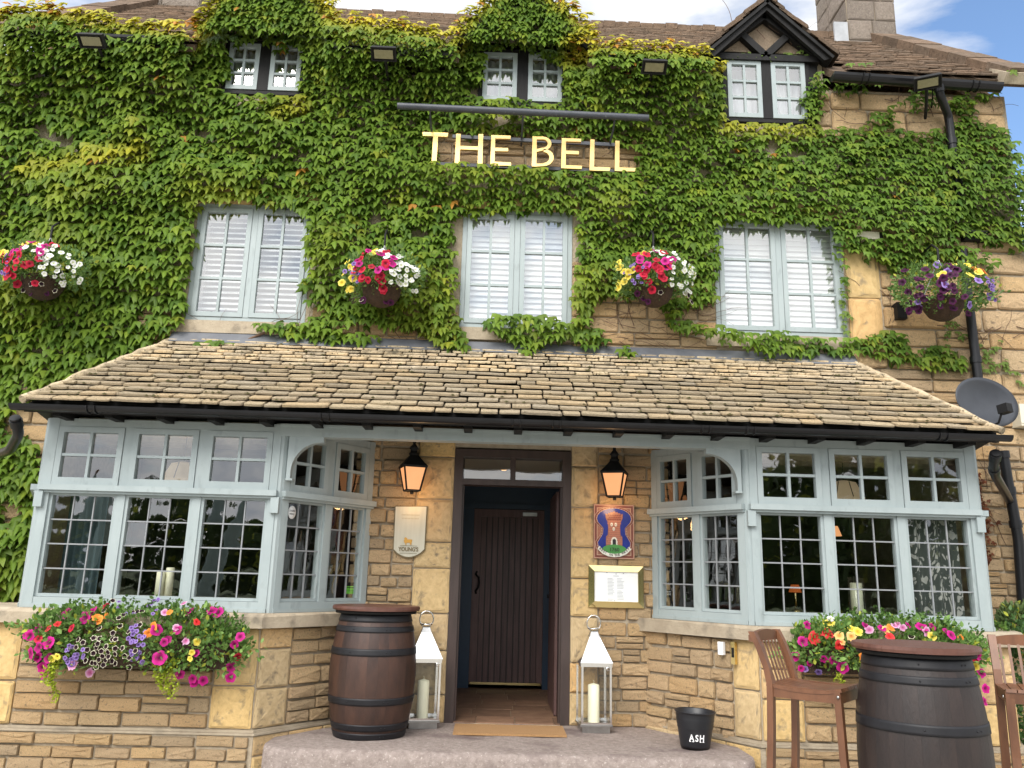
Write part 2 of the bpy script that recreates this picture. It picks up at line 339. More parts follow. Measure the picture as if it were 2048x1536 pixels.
# right hand wall
courses(facade, O0, U, 3.83, XR-.02, -.2, 2.2, (.09, .13), (.18, .34)); courses(facade, O0, U, 3.36, XR-.02, 2.2, 2.5, (.10, .14), (.20, .36))
courses(facade, O0, U, 2.93, XR-.02, 2.5, 3.20, (.13, .20), (.26, .55), gap=.009)
courses(facade, O0, U, W3[1]+.33, XR-.02, 3.20, 4.12, (.12, .22), (.24, .58), gap=.009); courses(facade, O0, U, 2.93, XR-.02, 4.12, 4.4, (.12, .15), (.26, .5)); courses(facade, O0, U, 2.93, XR-.02, 5.1, EZ-.02, (.15, .24), (.26, .55))
for z, h in ((3.20, .44), (3.64, .48)): place_stone(facade, O0, U, W3[1]+.02, z, .30, h, AM, .03)
for u, z, w, h in ((2.86, 5.36, .42, .3), (4.2, 5.1, .4, .34)): pass
courses(facade, O0, U, D3[1]+.05, 2.93, 5.15, EZ-.04, (.14, .2), (.2, .3))
# under the first floor windows, and behind the sign
for a, b in ((-3.3, -2.95), (-1.80, W2[0]), (W2[1], W3[0])): courses(facade, O0, U, a, b, 3.02, 3.9 if a > 0 else 3.4, (.10, .15), (.2, .42))
courses(facade, O0, U, -1.05, 1.15, 4.68, 5.2, (.10, .14), (.22, .42))
# left wall strip beside the bay
courses(facade, O0, U, -4.88, -3.83, -.2, 2.6, (.10, .15), (.2, .4))
# sills of the first floor
for w in (W1, W2, W3):
    mb = MB(); mb.box(w[0]-.1, w[1]+.08, -.045, .10, w[2]-.115, w[2]-.004); mb.build('sill', m_sill, pub)
    MB().box(w[0]-.06, w[1]+.06, -.015, .3, w[3]+.002, w[3]+.16).build('lintel', m_ashlar, pub)

# ---------------------------------------------------------------- windows of the upper floors
paneN = [0]
def pane(parent, x0, x1, z0, z1, y=0, gm=None):
    me = bpy.data.meshes.new('pane'); w, h = (x1-x0)/2, (z1-z0)/2
    me.from_pydata([(-w, 0, -h), (w, 0, -h), (w, 0, h), (-w, 0, h)], [], [(0, 1, 2, 3)]); me.materials.append(gm or m_glass)
    o = obj('pane', me, parent, ((x0+x1)/2, y, (z0+z1)/2), (R(rnd.gauss(0, .5)), 0, R(rnd.gauss(0, .5))))
    return o
def sash(parent, x0, x1, z0, z1, y, cols, rows, fr=.045, bar=.022, th=.04, botrail=None, name='casement', rz=0):
    # a glazed light in its own local frame (hinge side irrelevant); panes are its children
    mb = MB(); br = botrail or fr
    mb.box(x0, x0+fr, y-th/2, y+th/2, z0, z1); mb.box(x1-fr, x1, y-th/2, y+th/2, z0, z1)
    mb.box(x0+fr, x1-fr, y-th/2, y+th/2, z0, z0+br); mb.box(x0+fr, x1-fr, y-th/2, y+th/2, z1-fr, z1)
    gx0, gx1, gz0, gz1 = x0+fr, x1-fr, z0+br, z1-fr; cw = (gx1-gx0)/cols; rh = (gz1-gz0)/rows
    for i in range(1, cols): mb.box(gx0+i*cw-bar/2, gx0+i*cw+bar/2, y-th*.4, y+th*.3, gz0, gz1)
    for k in range(1, rows):
        for i in range(cols): mb.box(gx0+i*cw+(bar/2 if i else 0), gx0+(i+1)*cw-(bar/2 if i < cols-1 else 0), y-th*.37, y+th*.27, gz0+k*rh-bar/2, gz0+k*rh+bar/2)
    o = mb.build(name, m_paint, parent)
    return o, [(gx0+i*cw, gx0+(i+1)*cw, gz0+k*rh, gz0+(k+1)*rh) for i in range(cols) for k in range(rows)]
def pair_window(w, y, rows, frame=.04, mull=.05, mmat=None, blind=None, ajar=0):
    x0, x1, z0, z1 = w; xm = (x0+x1)/2
    mb = MB(); f = frame
    mb.box(x0, x0+f, y-.03, y+.06, z0, z1); mb.box(x1-f, x1, y-.03, y+.06, z0, z1); mb.box(x0+f, x1-f, y-.03, y+.06, z0, z0+f); mb.box(x0+f, x1-f, y-.03, y+.06, z1-f, z1)
    mb.box(xm-mull/2, xm+mull/2, y-.035, y+.06, z0+f, z1-f, 1)
    win = mb.build('window', [m_paint if mmat is None or mmat == 1 else mmat, mmat if mmat and mmat != 1 else m_paint], pub)
    for k, (a, b) in enumerate(((x0+f+.003, xm-mull/2-.003), (xm+mull/2+.003, x1-f-.003))):
        s, gp = sash(win, a, b, z0+f+.003, z1-f-.003, y-.02, 2, rows, fr=.042)
        for g in gp: pane(win, *g, y=y-.018, gm=m_glass_up)
    return win
pair_window(W1, WY+.005, 3); pair_window(W2, WY, 3); pair_window(W3, WY, 3)
pair_window(D1, DY, 3, mull=.10, mmat=m_blackmat); pair_window(D2, DY, 3, mull=.10, mmat=m_blackmat); pair_window(D3, DY, 3, mull=.09, mmat=m_blackmat)
# louvred blinds and curtains just inside
def blind(w, y, tilt, label):
    x0, x1, z0, z1 = w; t = thing('window_blind', label, 'blind', ((x0+x1)/2, y, z0), group='white louvre blinds in the first floor windows')
    n = 20; H = z1-z0; xm = 0; hw = (x1-x0)/2-.03
    me = MB().box(-hw/2+.01, hw/2-.01, -.032, .032, -.004, .004).mesh('slat', m_white)
    for side in (-1, 1):
        for k in range(n): obj('slat', me, t, (side*hw/2, 0, .05+k*(H-.07)/n), (R(tilt), 0, 0))
        mb = MB(); mb.box(side*hw/2-hw/2-.001, side*hw/2-hw/2+.028, .036, .06, .02, H-.02); mb.box(side*hw/2+hw/2-.028, side*hw/2+hw/2, .036, .06, .02, H-.02); mb.build('stile', m_white, t)
    return t
blind(W1, .115, 32, 'white louvre blind half open in the left first floor window')
blind(W2, .115, 64, 'white louvre blind closed in the first floor window under the pub sign')
blind(W3, .115, 64, 'white louvre blind closed in the right first floor window')
for w, lb in ((D1, 'pale net curtain inside the left dormer window'), (D2, 'pale net curtain inside the middle dormer window'), (D3, 'pale net curtain inside the timber framed right dormer window')):
    n = 60; vs = []; 
    for k in range(n+1):
        x = w[0]+(w[1]-w[0])*k/n; y = .16+.018*math.sin(k*1.3)+.01*math.sin(k*2.9+1)
        vs += [(x, y, w[2]), (x, y, w[3])]
    MB().add(vs, [(2*k, 2*k+2, 2*k+3, 2*k+1) for k in range(n)], 0, True).build('net_curtain', mat('net curtain', (.62, .64, .68), (.74, .75, .78), rough=.9), None, label=lb, category='curtain', group='net curtains in the dormers')
# dark rooms: floors, ceilings and back walls so that nothing looks hollow
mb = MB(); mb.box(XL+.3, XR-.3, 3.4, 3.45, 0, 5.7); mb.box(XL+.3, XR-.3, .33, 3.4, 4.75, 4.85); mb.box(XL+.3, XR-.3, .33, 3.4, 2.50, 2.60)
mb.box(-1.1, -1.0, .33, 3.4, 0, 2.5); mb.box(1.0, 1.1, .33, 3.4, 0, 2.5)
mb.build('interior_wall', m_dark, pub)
mb = MB()
for s in (-1, 1):
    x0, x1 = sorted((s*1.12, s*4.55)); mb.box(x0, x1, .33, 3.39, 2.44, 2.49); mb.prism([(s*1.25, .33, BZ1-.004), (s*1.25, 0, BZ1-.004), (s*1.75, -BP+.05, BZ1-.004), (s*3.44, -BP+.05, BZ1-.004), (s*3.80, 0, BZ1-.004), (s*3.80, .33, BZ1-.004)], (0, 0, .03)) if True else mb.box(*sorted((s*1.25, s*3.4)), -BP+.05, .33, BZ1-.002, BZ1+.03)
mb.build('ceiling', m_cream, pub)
MB().box(XL+.3, XR-.3, .33, 3.4, -.06, -.02).build('interior_floor', mat('dark floorboards', (.03, .018, .012), (.06, .035, .022), rough=.5), pub)

# ---------------------------------------------------------------- bay windows
LEADV = 0
def bay_segment(parent, a, b, nl, upper=True, posts=(True, True)):
    a = Vector((a[0], a[1], 0)); b = Vector((b[0], b[1], 0)); d = b-a; Ls = d.length; ang = math.atan2(d.y, d.x)
    seg = []
    M = Matrix.Translation(a) @ Matrix.Rotation(ang, 4, 'Z')       # local x along the segment, local -y outwards
    def put(o): o.matrix_basis = M @ o.matrix_basis; return o
    pw = .058; mw = .062; th = .09
    mb = MB()
    mb.box(0, Ls, -.05, .05, BZ0, BZ0+.075); mb.box(.0, Ls, -.062, .05, BZ0+.002, BZ0+.028); mb.box(0, Ls, -.05, .05, BZ1-.06, BZ1)
    mb.box(0, Ls, -.05, .05, BZT-.022, BZT+.022)
    for px in ((0, pw), (Ls-pw, Ls)):
        mb.box(px[0], px[1], -.054, .052, BZ0+.0, BZ1-.0)
    lw = (Ls-2*pw-(nl-1)*mw)/nl; gl = []
    for i in range(nl):
        x0 = pw+i*(lw+mw); gl.append((x0, x0+lw))
        if i < nl-1: mb.box(x0+lw, x0+lw+mw, -.046, .048, BZ0+.075, BZ1-.06)
    fr = put(mb.build('bay_frame', m_paint, parent))
    tb = MB(); tb.box(-.01, Ls+.01, -.098, -.05, BZT-.012, BZT+.030); tb.box(-.005, Ls+.005, -.075, -.05, BZT-.03, BZT-.012); put(tb.build('transom', m_paint, parent))
    for (x0, x1) in gl:
        # upper light
        zz0, zz1 = BZT+.024, BZ1-.062
        s, gp = sash(parent, x0+.003, x1-.003, zz0, zz1, -.03, 2, 2, fr=.042, bar=.02, th=.05, botrail=.062); put(s)
        for g in gp: put(pane(parent, *g, y=-.028))
        # leaded lower light
        zz0, zz1 = BZ0+.077, BZT-.024; f = .022
        mb = MB(); mb.box(x0, x0+f, -.035, .02, zz0, zz1); mb.box(x1-f, x1, -.035, .02, zz0, zz1); mb.box(x0+f, x1-f, -.035, .02, zz0, zz0+f); mb.box(x0+f, x1-f, -.035, .02, zz1-f, zz1)
        put(mb.build('glazing_frame', m_paint, parent))
        gx0, gx1, gz0, gz1 = x0+f, x1-f, zz0+f, zz1-f; nc = 3 if lw > .36 else (3 if lw > .3 else 2); nr = 4; cw = (gx1-gx0)/nc; rh = (gz1-gz0)/nr
        for i in range(1, nc): put(MB().box(gx0+i*cw-.0045, gx0+i*cw+.0045, -.018, -.004, gz0, gz1).build('lead_bar', m_leadbar, parent))
        for k in range(1, nr): put(MB().box(gx0, gx1, -.020, -.006, gz0+k*rh-.005, gz0+k*rh+.005).build('lead_bar', m_leadbar, parent))
        for i in range(nc):
            for k in range(nr): put(pane(parent, gx0+i*cw, gx0+(i+1)*cw, gz0+k*rh, gz0+(k+1)*rh, y=-.011))
def bay(s):
    xo, xi, xw, xow = s*3.47, s*1.758, s*1.207, s*3.85
    # corner posts in front of the joints
    pp_ = lambda x: MB().lathe([(.062, BZ0+.001), (.062, BZ1-.001)], 8, (x, -BP+.01, 0), smooth=False, a0=R(22.5))
    bw = pp_(xi).build('bay_window', m_paint, pub); pp_(xo).build('corner_post', m_paint, bw)
    for x in (xi, xo): MB().box(x-.03, x+.03, -BP-.085, -BP-.045, BZT-.135, BZT-.02).build('scroll_end', m_paint, bw)
    l, r_ = sorted((xo, xi))
    bay_segment(bw, (l, -BP), (r_, -BP), 3)
    if s < 0: bay_segment(bw, (xi, -BP), (xw, 0), 2); bay_segment(bw, (xow, 0), (xo, -BP), 1)
    else: bay_segment(bw, (xw, 0), (xi, -BP), 2); bay_segment(bw, (xo, -BP), (xow, 0), 1)
    return bw
bayL = bay(-1); bayR = bay(1)
# ---- stone plinths under the bays, with their sills
def plinth(s):
    xo, xi, xw = s*(3.95 if s < 0 else 3.60), s*1.80, s*1.12
    A = Vector((xo, -BP-.05, 0)); B = Vector((xi-s*.02, -BP-.05, 0)); C = Vector((xw, .0, 0)); A2 = Vector((xo+s*.4, 0, 0))
    ZL = .045; zt = BZ0-.10
    mb = MB(); mb.prism([(p.x, p.y, -.3) for p in (A, B, C, A2)], (0, 0, zt+.3)); base = mb.build('plinth', m_mortar, pub)
    # lower course stands proud with a moulded ledge
    def off(p, d): 
        c = Vector((s*2.7, 0, 0)); return Vector((p.x+(1 if p.x > c.x else -1)*d*.7, p.y-d if p.y < -.1 else p.y, 0))
    mb = MB(); q = [off(p, .035) for p in (A, B, C, A2)]
    mb.prism([(p.x, p.y, -.3) for p in q], (0, 0, ZL-.02+.3)); mb.build('footing', m_mortar, pub)
    q2 = [off(p, .048) for p in (A, B, C, A2)]; mb = MB(); mb.prism([(p.x, p.y, ZL-.018) for p in q2], (0, 0, .014))
    q3 = [off(p, .030) for p in (A, B, C, A2)]; mb.prism([(p.x, p.y, ZL-.003) for p in q3], (0, 0, .016)); mb.build('ledge', m_sill, pub)
    # sill slab
    q = [off(p, .09) for p in (A, B, C, A2)]; q[2] = Vector((s*1.02, 0, 0)); q[1] = Vector((xi-s*.05, -BP-.14, 0))
    sl = MB(); pts = [(p.x, p.y, zt) for p in q]; pi = [(p.x+(s*.0), min(0, p.y+.03), zt+.10) for p in q]
    n = 4; mid = [(p.x, p.y, zt+.075) for p in q]
    sl.add([*pts, *mid, *pi], [(3, 2, 1, 0), (8, 9, 10, 11)]+[(i, (i+1) % 4, (i+1) % 4+4, i+4) for i in range(4)]+[(i+4, (i+1) % 4+4, (i+1) % 4+8, i+8) for i in range(4)])
    sl.build('sill', m_sill, pub)
    # stones: front
    lft = min(A.x, B.x); rgt = max(A.x, B.x); F = Vector((lft, -BP-.05, 0)); W = rgt-lft
    qa = .30
    inner = (W-qa, W) if s < 0 else (0, qa); outer = (0, .52) if s < 0 else (W-.3, W)
    mid_ = (outer[1], inner[0]) if s < 0 else (inner[1], outer[0])
    z = ZL+.015; first = True
    while z < zt-.05:
        h = rnd.uniform(.26, .38) if s < 0 else rnd.uniform(.2, .3); h = min(h, zt-z); h = zt-z if zt-z-h < .1 else h
        for q_ in (inner, outer): place_stone(base, F, U, q_[0]+.004, z+.004, q_[1]-q_[0]-.008, h-.008, AM, .024)
        z += h
    courses(base, F, U, mid_[0], mid_[1], ZL+.015, zt, (.085, .125), (.17, .34))
    F2 = F+Vector((0, -.035, 0)); courses(base, F2, U, 0, W, -.22, ZL-.02, (.075, .10), (.16, .30))
    pf0, pf1 = (off(B, .035), off(C, .035)) if s < 0 else (off(C, .035), off(B, .035)); df = pf1-pf0; Wf = df.length; df.normalize(); courses(base, pf0, df, 0, Wf, -.22, ZL-.02, (.11, .13), (.25, .45), AM, proud=.015)
    # stones: canted face
    p0, p1 = (B, C) if s < 0 else (C, B); d = (p1-p0); Wc = d.length; d.normalize()
    qi = (0, .27) if s < 0 else (Wc-.22, Wc)
    z = ZL+.015
    while z < zt-.05:
        h = rnd.uniform(.2, .36); h = min(h, zt-z); h = zt-z if zt-z-h < .1 else h
        place_stone(base, p0, d, qi[0]+.004, z+.004, qi[1]-qi[0]-.008, h-.008, AM, .024); z += h
    mm = (qi[1], Wc) if s < 0 else (0, qi[0])
    courses(base, p0, d, mm[0], mm[1], (ZL+.015) if s < 0 else .0, zt, (.085, .135), (.13, .28), proud=.028)
plinth(-1); plinth(1)

# ---------------------------------------------------------------- porch roof
gL = P(44, 806, -1.05); gR = P(2003, 869, -1.05)
tL = P(348, 684, -.03); tR = P(1702, 730, -.03)
def rp(s, t):                                      # point of the slope: s across 0..1, t up 0..1
    a = gL.lerp(gR, s); b = tL.lerp(tR, s); return a.lerp(b, t)
nrm = (gR-gL).cross(tL-gL).normalized()
if nrm.z < 0: nrm = -nrm
mb = MB(); mb.prism([gL-nrm*.02, gR-nrm*.02, tR-nrm*.02, tL-nrm*.02], -nrm*.05)
lw_, rw_ = Vector((gL.x-.02, 0, gL.z)), Vector((gR.x+.02, 0, gR.z))
mb.add([gL-nrm*.02, tL-nrm*.02, lw_], [(0, 1, 2)]); mb.add([gR-nrm*.02, tR-nrm*.02, rw_], [(0, 2, 1)])
proof = mb.build('porch_roof', m_blackmat, pub)
def slab(r, rough=.05):
    o = [(-.5, .12), (-.47+r.uniform(-.01, .02), .03+r.random()*rough), (-.2, r.random()*rough), (.15, r.random()*rough), (.46+r.uniform(-.02, .01), .02+r.random()*rough), (.5, .13), (.5, 1), (-.5, 1)]
    n = 8; vs = [Vector((x, y, 0)) for x, y in o]+[Vector((x, y, .72)) for x, y in o]+[Vector((x*.955, y+(.05 if y < .5 else 0), 1+r.uniform(-.1, .1)*(y < .5))) for x, y in o]
    fs = [(i, (i+1) % n, (i+1) % n+n, i+n) for i in range(n)]+[(i+n, (i+1) % n+n, (i+1) % n+2*n, i+2*n) for i in range(n)]+[tuple(range(2*n, 3*n))]
    return vs, fs
SL = [slab(rnd) for _ in range(10)]
SLM = []
for vs, fs in SL:
    me = bpy.data.meshes.new('tile'); me.from_pydata(vs, [], fs); me.materials.append(m_tile); SLM.append(me)
slope = ((tL+tR)/2-(gL+gR)/2).length
ts = [0]; ex = .100
while ts[-1] < slope-.03: ts.append(ts[-1]+ex*rnd.uniform(.95, 1.05)); ex *= .972
ts = [t/ts[-1] for t in ts]
udir = (gR-gL).normalized(); vdir = nrm.cross(udir).normalized()
if vdir.z < 0: vdir = -vdir
items = []; ntile = 0
for ri in range(len(ts)-1):
    a, b = rp(0, ts[ri]), rp(1, ts[ri]); row = (ts[ri+1]-ts[ri])*slope; Lr = (b-a).length
    a2 = rp(0, ts[min(ri+1, len(ts)-1)])
    u = -.01
    while u < Lr-.02:
        w = rnd.uniform(.12, .27)*(1 - .25*ri/len(ts)) if rnd.random() < .85 else rnd.uniform(.26, .36)
        if Lr-u-w < .09: w = Lr-u+.012
        th = rnd.uniform(.014, .023); c = a+udir*(u+w/2)+nrm*(.034+rnd.uniform(-.003, .004))+vdir*rnd.uniform(-.007, .007)
        Mt = Matrix.Translation(c) @ Matrix((( *[udir.x, vdir.x, nrm.x], 0), (udir.y, vdir.y, nrm.y, 0), (udir.z, vdir.z, nrm.z, 0), (0, 0, 0, 1)))
        Mt = Mt @ Matrix.Rotation(-math.atan((th+.010)/row)+R(rnd.uniform(-1.2, 1.2)), 4, 'X') @ Matrix.Rotation(R(rnd.uniform(-1.4, 1.4)), 4, 'Y') @ Matrix.Rotation(R(rnd.gauss(0, .8)), 4, 'Z')
        Mt = Mt @ Matrix.Diagonal((w-.011, row*1.5, th, 1))
        k = rnd.randrange(10)
        if ntile < 300:
            o = obj('tile', SLM[k], proof); o.matrix_basis = Mt; ntile += 1
        else: items.append((SL[k][0], SL[k][1], Mt, rnd.random()))
        u += w
joined('upper_tiles', items, m_tile, proof)
# hip mortar ridges
for a, b in ((gL, tL), (gR, tR)):
    mb = MB(); n = 16; pts = [a.lerp(b, k/n)+nrm*(.025+rnd.uniform(-.008, .008))+Vector((rnd.uniform(-.01, .01), 0, 0)) for k in range(n+1)]
    mb.tube(pts, [.028+rnd.uniform(-.006, .006) for _ in pts], 7); mb.build('hip_ridge', m_tile, pub)
# moss clumps lodged between tiles
mv = []; mf = []
for _ in range(260):
    s_, t_ = rnd.random(), ts[rnd.randrange(len(ts)-1)]*.98+.005
    if rnd.random() < .35: t_ = rnd.choice(ts[1:6])
    c = rp(s_, max(t_, ts[1]*.6))+nrm*.044; r0 = rnd.uniform(.005, .014); o_ = len(mv)
    mv += [c+udir*r0*rnd.uniform(1, 2.2), c-udir*r0*rnd.uniform(1, 2), c+vdir*r0*.7, c-vdir*r0*.8, c+nrm*r0*.9]
    mf += [(o_, o_+2, o_+4), (o_+2, o_+1, o_+4), (o_+1, o_+3, o_+4), (o_+3, o_, o_+4)]
MB().add(mv, mf).build('moss', mat('brown green moss', (.05, .045, .018), (.10, .09, .03), rough=1, nscale=60, bump=1), proof, kind='stuff')
# lead flashing above
fl = MB(); a, b = P(350, 678, -.04), P(1704, 726, -.04)
fl.prism([a+Vector((-.03, 0, .065)), b+Vector((.03, 0, .065)), b+Vector((.03, -.07, -.035)), a+Vector((-.03, -.07, -.035))], (0, .012, .012)); fl.build('lead_flashing', m_lead, pub)
# gutter, fascia, rafter feet
def gutter(a, b, r, name='gutter', clips=()):
    a, b = Vector(a), Vector(b); d = (b-a).normalized(); mb = MB(); n = 9; ring = []
    for e in (a, b):
        for k in range(n): t = math.pi*k/(n-1); ring.append(e+Vector((0, -math.cos(t)*r, -math.sin(t)*r)))
        for k in range(n): t = math.pi*(n-1-k)/(n-1); ring.append(e+Vector((0, -math.cos(t)*r*.88, -math.sin(t)*r*.88)))
    m = 2*n; mb.add(ring, [(k, (k+1) % m, m+(k+1) % m, m+k) for k in range(m)]+[tuple(range(n))[::-1], tuple(range(m, m+n))], 0, False)
    for c in clips:
        e = a.lerp(b, c)
        for s in (-.028, .028):
            pts = [e+d*s+Vector((0, -math.cos(math.pi*k/8)*(r+.006), -math.sin(math.pi*k/8)*(r+.006))) for k in range(9)]
            mb.tube(pts, .006, 5)
    return mb.build(name, m_black, pub)
ga = P(24, 808, -1.10); gb = P(2020, 872, -1.10)
gutter(ga, gb, .044, clips=(.08, .31, .50, .54, .69, .735, .93))
fa = P(60, 824, -.99); fb = P(1995, 885, -.99)
fm = MB(); fm.prism([fa+Vector((0, 0, .09)), fb+Vector((0, 0, .09)), fb+Vector((0, 0, .02)), fa+Vector((0, 0, .02))], (0, .02, 0))
fm.prism([fa+Vector((0, .02, .03)), fb+Vector((0, .02, .03)), Vector((fb.x+.3, 0, fb.z+.03)), Vector((fa.x-.3, 0, fa.z+.03))], (0, 0, .02)); fm.build('fascia', m_blackmat, pub)
fme = MB().box(-.03, .03, -.02, .24, -.05, 0).mesh('rafter_foot', m_blackmat)
for k in range(19): q = fa.lerp(fb, (k+.5)/19); obj('rafter_foot', fme, pub, (q.x, q.y+.03, q.z+.03))
# beam over the entrance and its curved brackets
bl_, br_ = P(562, 872, -BP-.05), P(1492, 897, -BP-.05)
bm = MB(); bm.prism([(-1.77, -BP-.058, 2.115), (1.77, -BP-.058, 2.115), (1.77, -BP-.058, 2.205), (-1.77, -BP-.058, 2.205)], (0, .10, 0)); bm.box(-1.77, 1.77, -BP-.07, -BP-.058, 2.19, 2.206); bm.build('porch_beam', m_paint, pub)
for s in (-1, 1):
    n = 10; x0 = s*1.70; rr = .22; pts = [(x0, -BP-.05, 2.115), (x0-s*.26, -BP-.05, 2.115), (x0-s*.26, -BP-.05, 2.075)]
    for k in range(n+1): t = R(90)*k/n; pts.append((x0-s*.03-s*rr*(1-math.sin(t)), -BP-.05, 2.075-rr*(1-math.cos(t))))
    pts += [(x0-s*.03, -BP-.05, 1.80), (x0, -BP-.05, 1.80)]
    mb = MB(); mb.prism(pts if s > 0 else pts[::-1], (0, .07, 0)); mb.box(*sorted((x0, x0-s*.05)), -BP-.06, -BP+.03, 1.785, 1.80)
    mb.build('curved_bracket', m_paint, pub)

# ---------------------------------------------------------------- main roof
eL = Vector((-5.0, -.22, 5.83)); eR = P(2010, 160, -.22); eR = Vector((XR+.14, -.22, eR.z))
def on_roof(u, v):
    n = Vector((0, -math.sin(R(43.5)), math.cos(R(43.5)))); p0 = Vector((0, -.22, 5.80))
    d = FW+RT*((u-1024)/FPX)-UP*((v-768)/FPX); return CAM+d*((p0-CAM).dot(n)/d.dot(n))
rL, rR = on_roof(300, 10), on_roof(1752, 78)
ridL, ridR = rL, rR
mn = (eR-eL).cross(ridL-eL).normalized(); mn = -mn if mn.z < 0 else mn
mb = MB()
def rpt(x, tt): a = eL.lerp(ridL, tt); b = eR.lerp(ridR, tt); return a.lerp(b, (x-eL.x)/(eR.x-eL.x))
_xs = [eL.x]+[c+s for c in dorm for s in (-.60, .60)]+[eR.x]
for i in range(len(_xs)-1):
    t0 = .30 if i % 2 else 0
    mb.prism([rpt(_xs[i], t0), rpt(_xs[i+1], t0), rpt(_xs[i+1], 1), rpt(_xs[i], 1)], -mn*.06)

mb.add([ridL, ridR, Vector((ridR.x, ridR.y*2+.4, eR.z)), Vector((ridL.x, ridL.y*2+.4, eL.z))], [(0, 1, 2, 3)])
mroof = mb.build('main_roof', m_oldtile, pub)
gw = MB(); 
for X, e, r_ in ((XL, eL, ridL), (XR-.3, eR, ridR)): gw.prism([(X, .0, EZ-.05), (X, 5.1, EZ-.05), (X, r_.y, r_.z-.12)], (.3, 0, 0))
gw.build('gable_wall', m_stone, pub)
mu = (eR-eL).normalized(); mvd = mn.cross(mu).normalized(); mvd = -mvd if mvd.z < 0 else mvd
MSL = (ridL-eL).length; items = []; t = 0; ex = .13
while t < MSL-.05:
    a = eL.lerp(ridL, t/MSL); b = eR.lerp(ridR, t/MSL); Lr = (b-a).length; u = 0
    while u < Lr:
        w = min(rnd.uniform(.14, .34), Lr-u+.01)
        if not any(abs((a+mu*(u+w/2)).x-c) < .60+w*.4 and t < .90 for c in dorm):
            Mt = Matrix.Translation(a+mu*(u+w/2)+mn*(.030+rnd.uniform(0, .006))+mvd*rnd.uniform(-.018, .018)) @ Matrix(((mu.x, mvd.x, mn.x, 0), (mu.y, mvd.y, mn.y, 0), (mu.z, mvd.z, mn.z, 0), (0, 0, 0, 1))) @ Matrix.Rotation(-math.atan(.030/ex)+R(rnd.uniform(-1.5, 1.5)), 4, 'X') @ Matrix.Rotation(R(rnd.gauss(0, 1.6)), 4, 'Y') @ Matrix.Diagonal((w-.008, ex*1.5, rnd.uniform(.016, .026), 1))
            k = rnd.randrange(10); items.append((SL[k][0], SL[k][1], Mt, rnd.random()))
        u += w
    t += ex; ex = max(.085, ex*.98)
joined('roof_tiles', items, m_oldtile, mroof)
# ridge and gable copings
mb = MB(); n = 60
for k in range(n):
    a, b = ridL.lerp(ridR, k/n), ridL.lerp(ridR, (k+.96)/n); h = rnd.uniform(-.012, .012); mb.bar(a+Vector((0, 0, -.04+h)), b+Vector((0, 0, -.04+h)), .22, .075)
mb.build('ridge_stones', m_oldtile, mroof, kind='stuff')
for e, r_, sg in ((eL, ridL, -1), (eR, ridR, 1)):
    n = 9
    for k in range(n):
        a, b = e.lerp(r_, k/n)-mvd*.04*(k == 0), e.lerp(r_, (k+.985)/n); off = mn*(.055+rnd.uniform(-.008, .008))-mu*sg*.12
        MB().bar(a+off, b+off, .34, .11, up=mn).build('coping_stone', m_oldtile, mroof)
    MB().bar(e+mn*.03-mu*sg*.10-mvd*.10, e+mn*.02-mu*sg*.10+mvd*.22, .46, .10, up=mn).build('kneeler_stone', m_sill, mroof)
# chimneys
def chimney(c, w, d, z0, z1, lbl):
    mb = MB(); mb.box(c.x-w/2, c.x+w/2, c.y-d/2, c.y+d/2, z0, z1); ch = mb.build('chimney', m_mortar, pub)
    z = z0
    hs = .27
    while z < z1:
        for (org, ud, W) in ((Vector((c.x-w/2, c.y-d/2, 0)), Vector((1, 0, 0)), w), (Vector((c.x-w/2, c.y+d/2, 0)), Vector((0, -1, 0)), d), (Vector((c.x+w/2, c.y-d/2, 0)), Vector((0, 1, 0)), d)):
            u = 0
            while u < W-.02:
                ww = rnd.uniform(.28, .5); ww = W-u if W-u-ww < .15 else ww
                place_stone(ch, org, ud, u+.003, z+.003, ww-.006, hs-.006, CM, .02); u += ww
        z += hs
    return ch
m_chim = mat('lichened grey chimney stone', (.17, .135, .11), (.30, .25, .205), rough=.95, nscale=9, bump=1, bscale=50, rand=.15, speck=(30, .62, .70, (.45, .42, .38)))
CM = piece_meshes(m_chim, 'stone', 26.)
cA, cB = on_roof(1650, 68), on_roof(1752, 74)
chR = chimney(Vector(((cA.x+cB.x)/2+.02, ridR.y+.10, 0)), cB.x-cA.x-.03, .8, ridR.z-.8, ridR.z+1.8, '')
cA, cB = on_roof(302, 6), on_roof(428, 12)
chimney(Vector(((cA.x+cB.x)/2, ridL.y+.1, 0)), cB.x-cA.x, .8, ridL.z-.8, ridL.z+1.3, '')
lf = P(1692, 60, ridR.y-.33); MB().box(lf.x-.14, lf.x+.02, lf.y-.01, lf.y+.02, lf.z-.16, lf.z+.10).build('lead_flashing', mat('bright lead', (.30, .31, .33), (.42, .43, .45), rough=.5), pub)

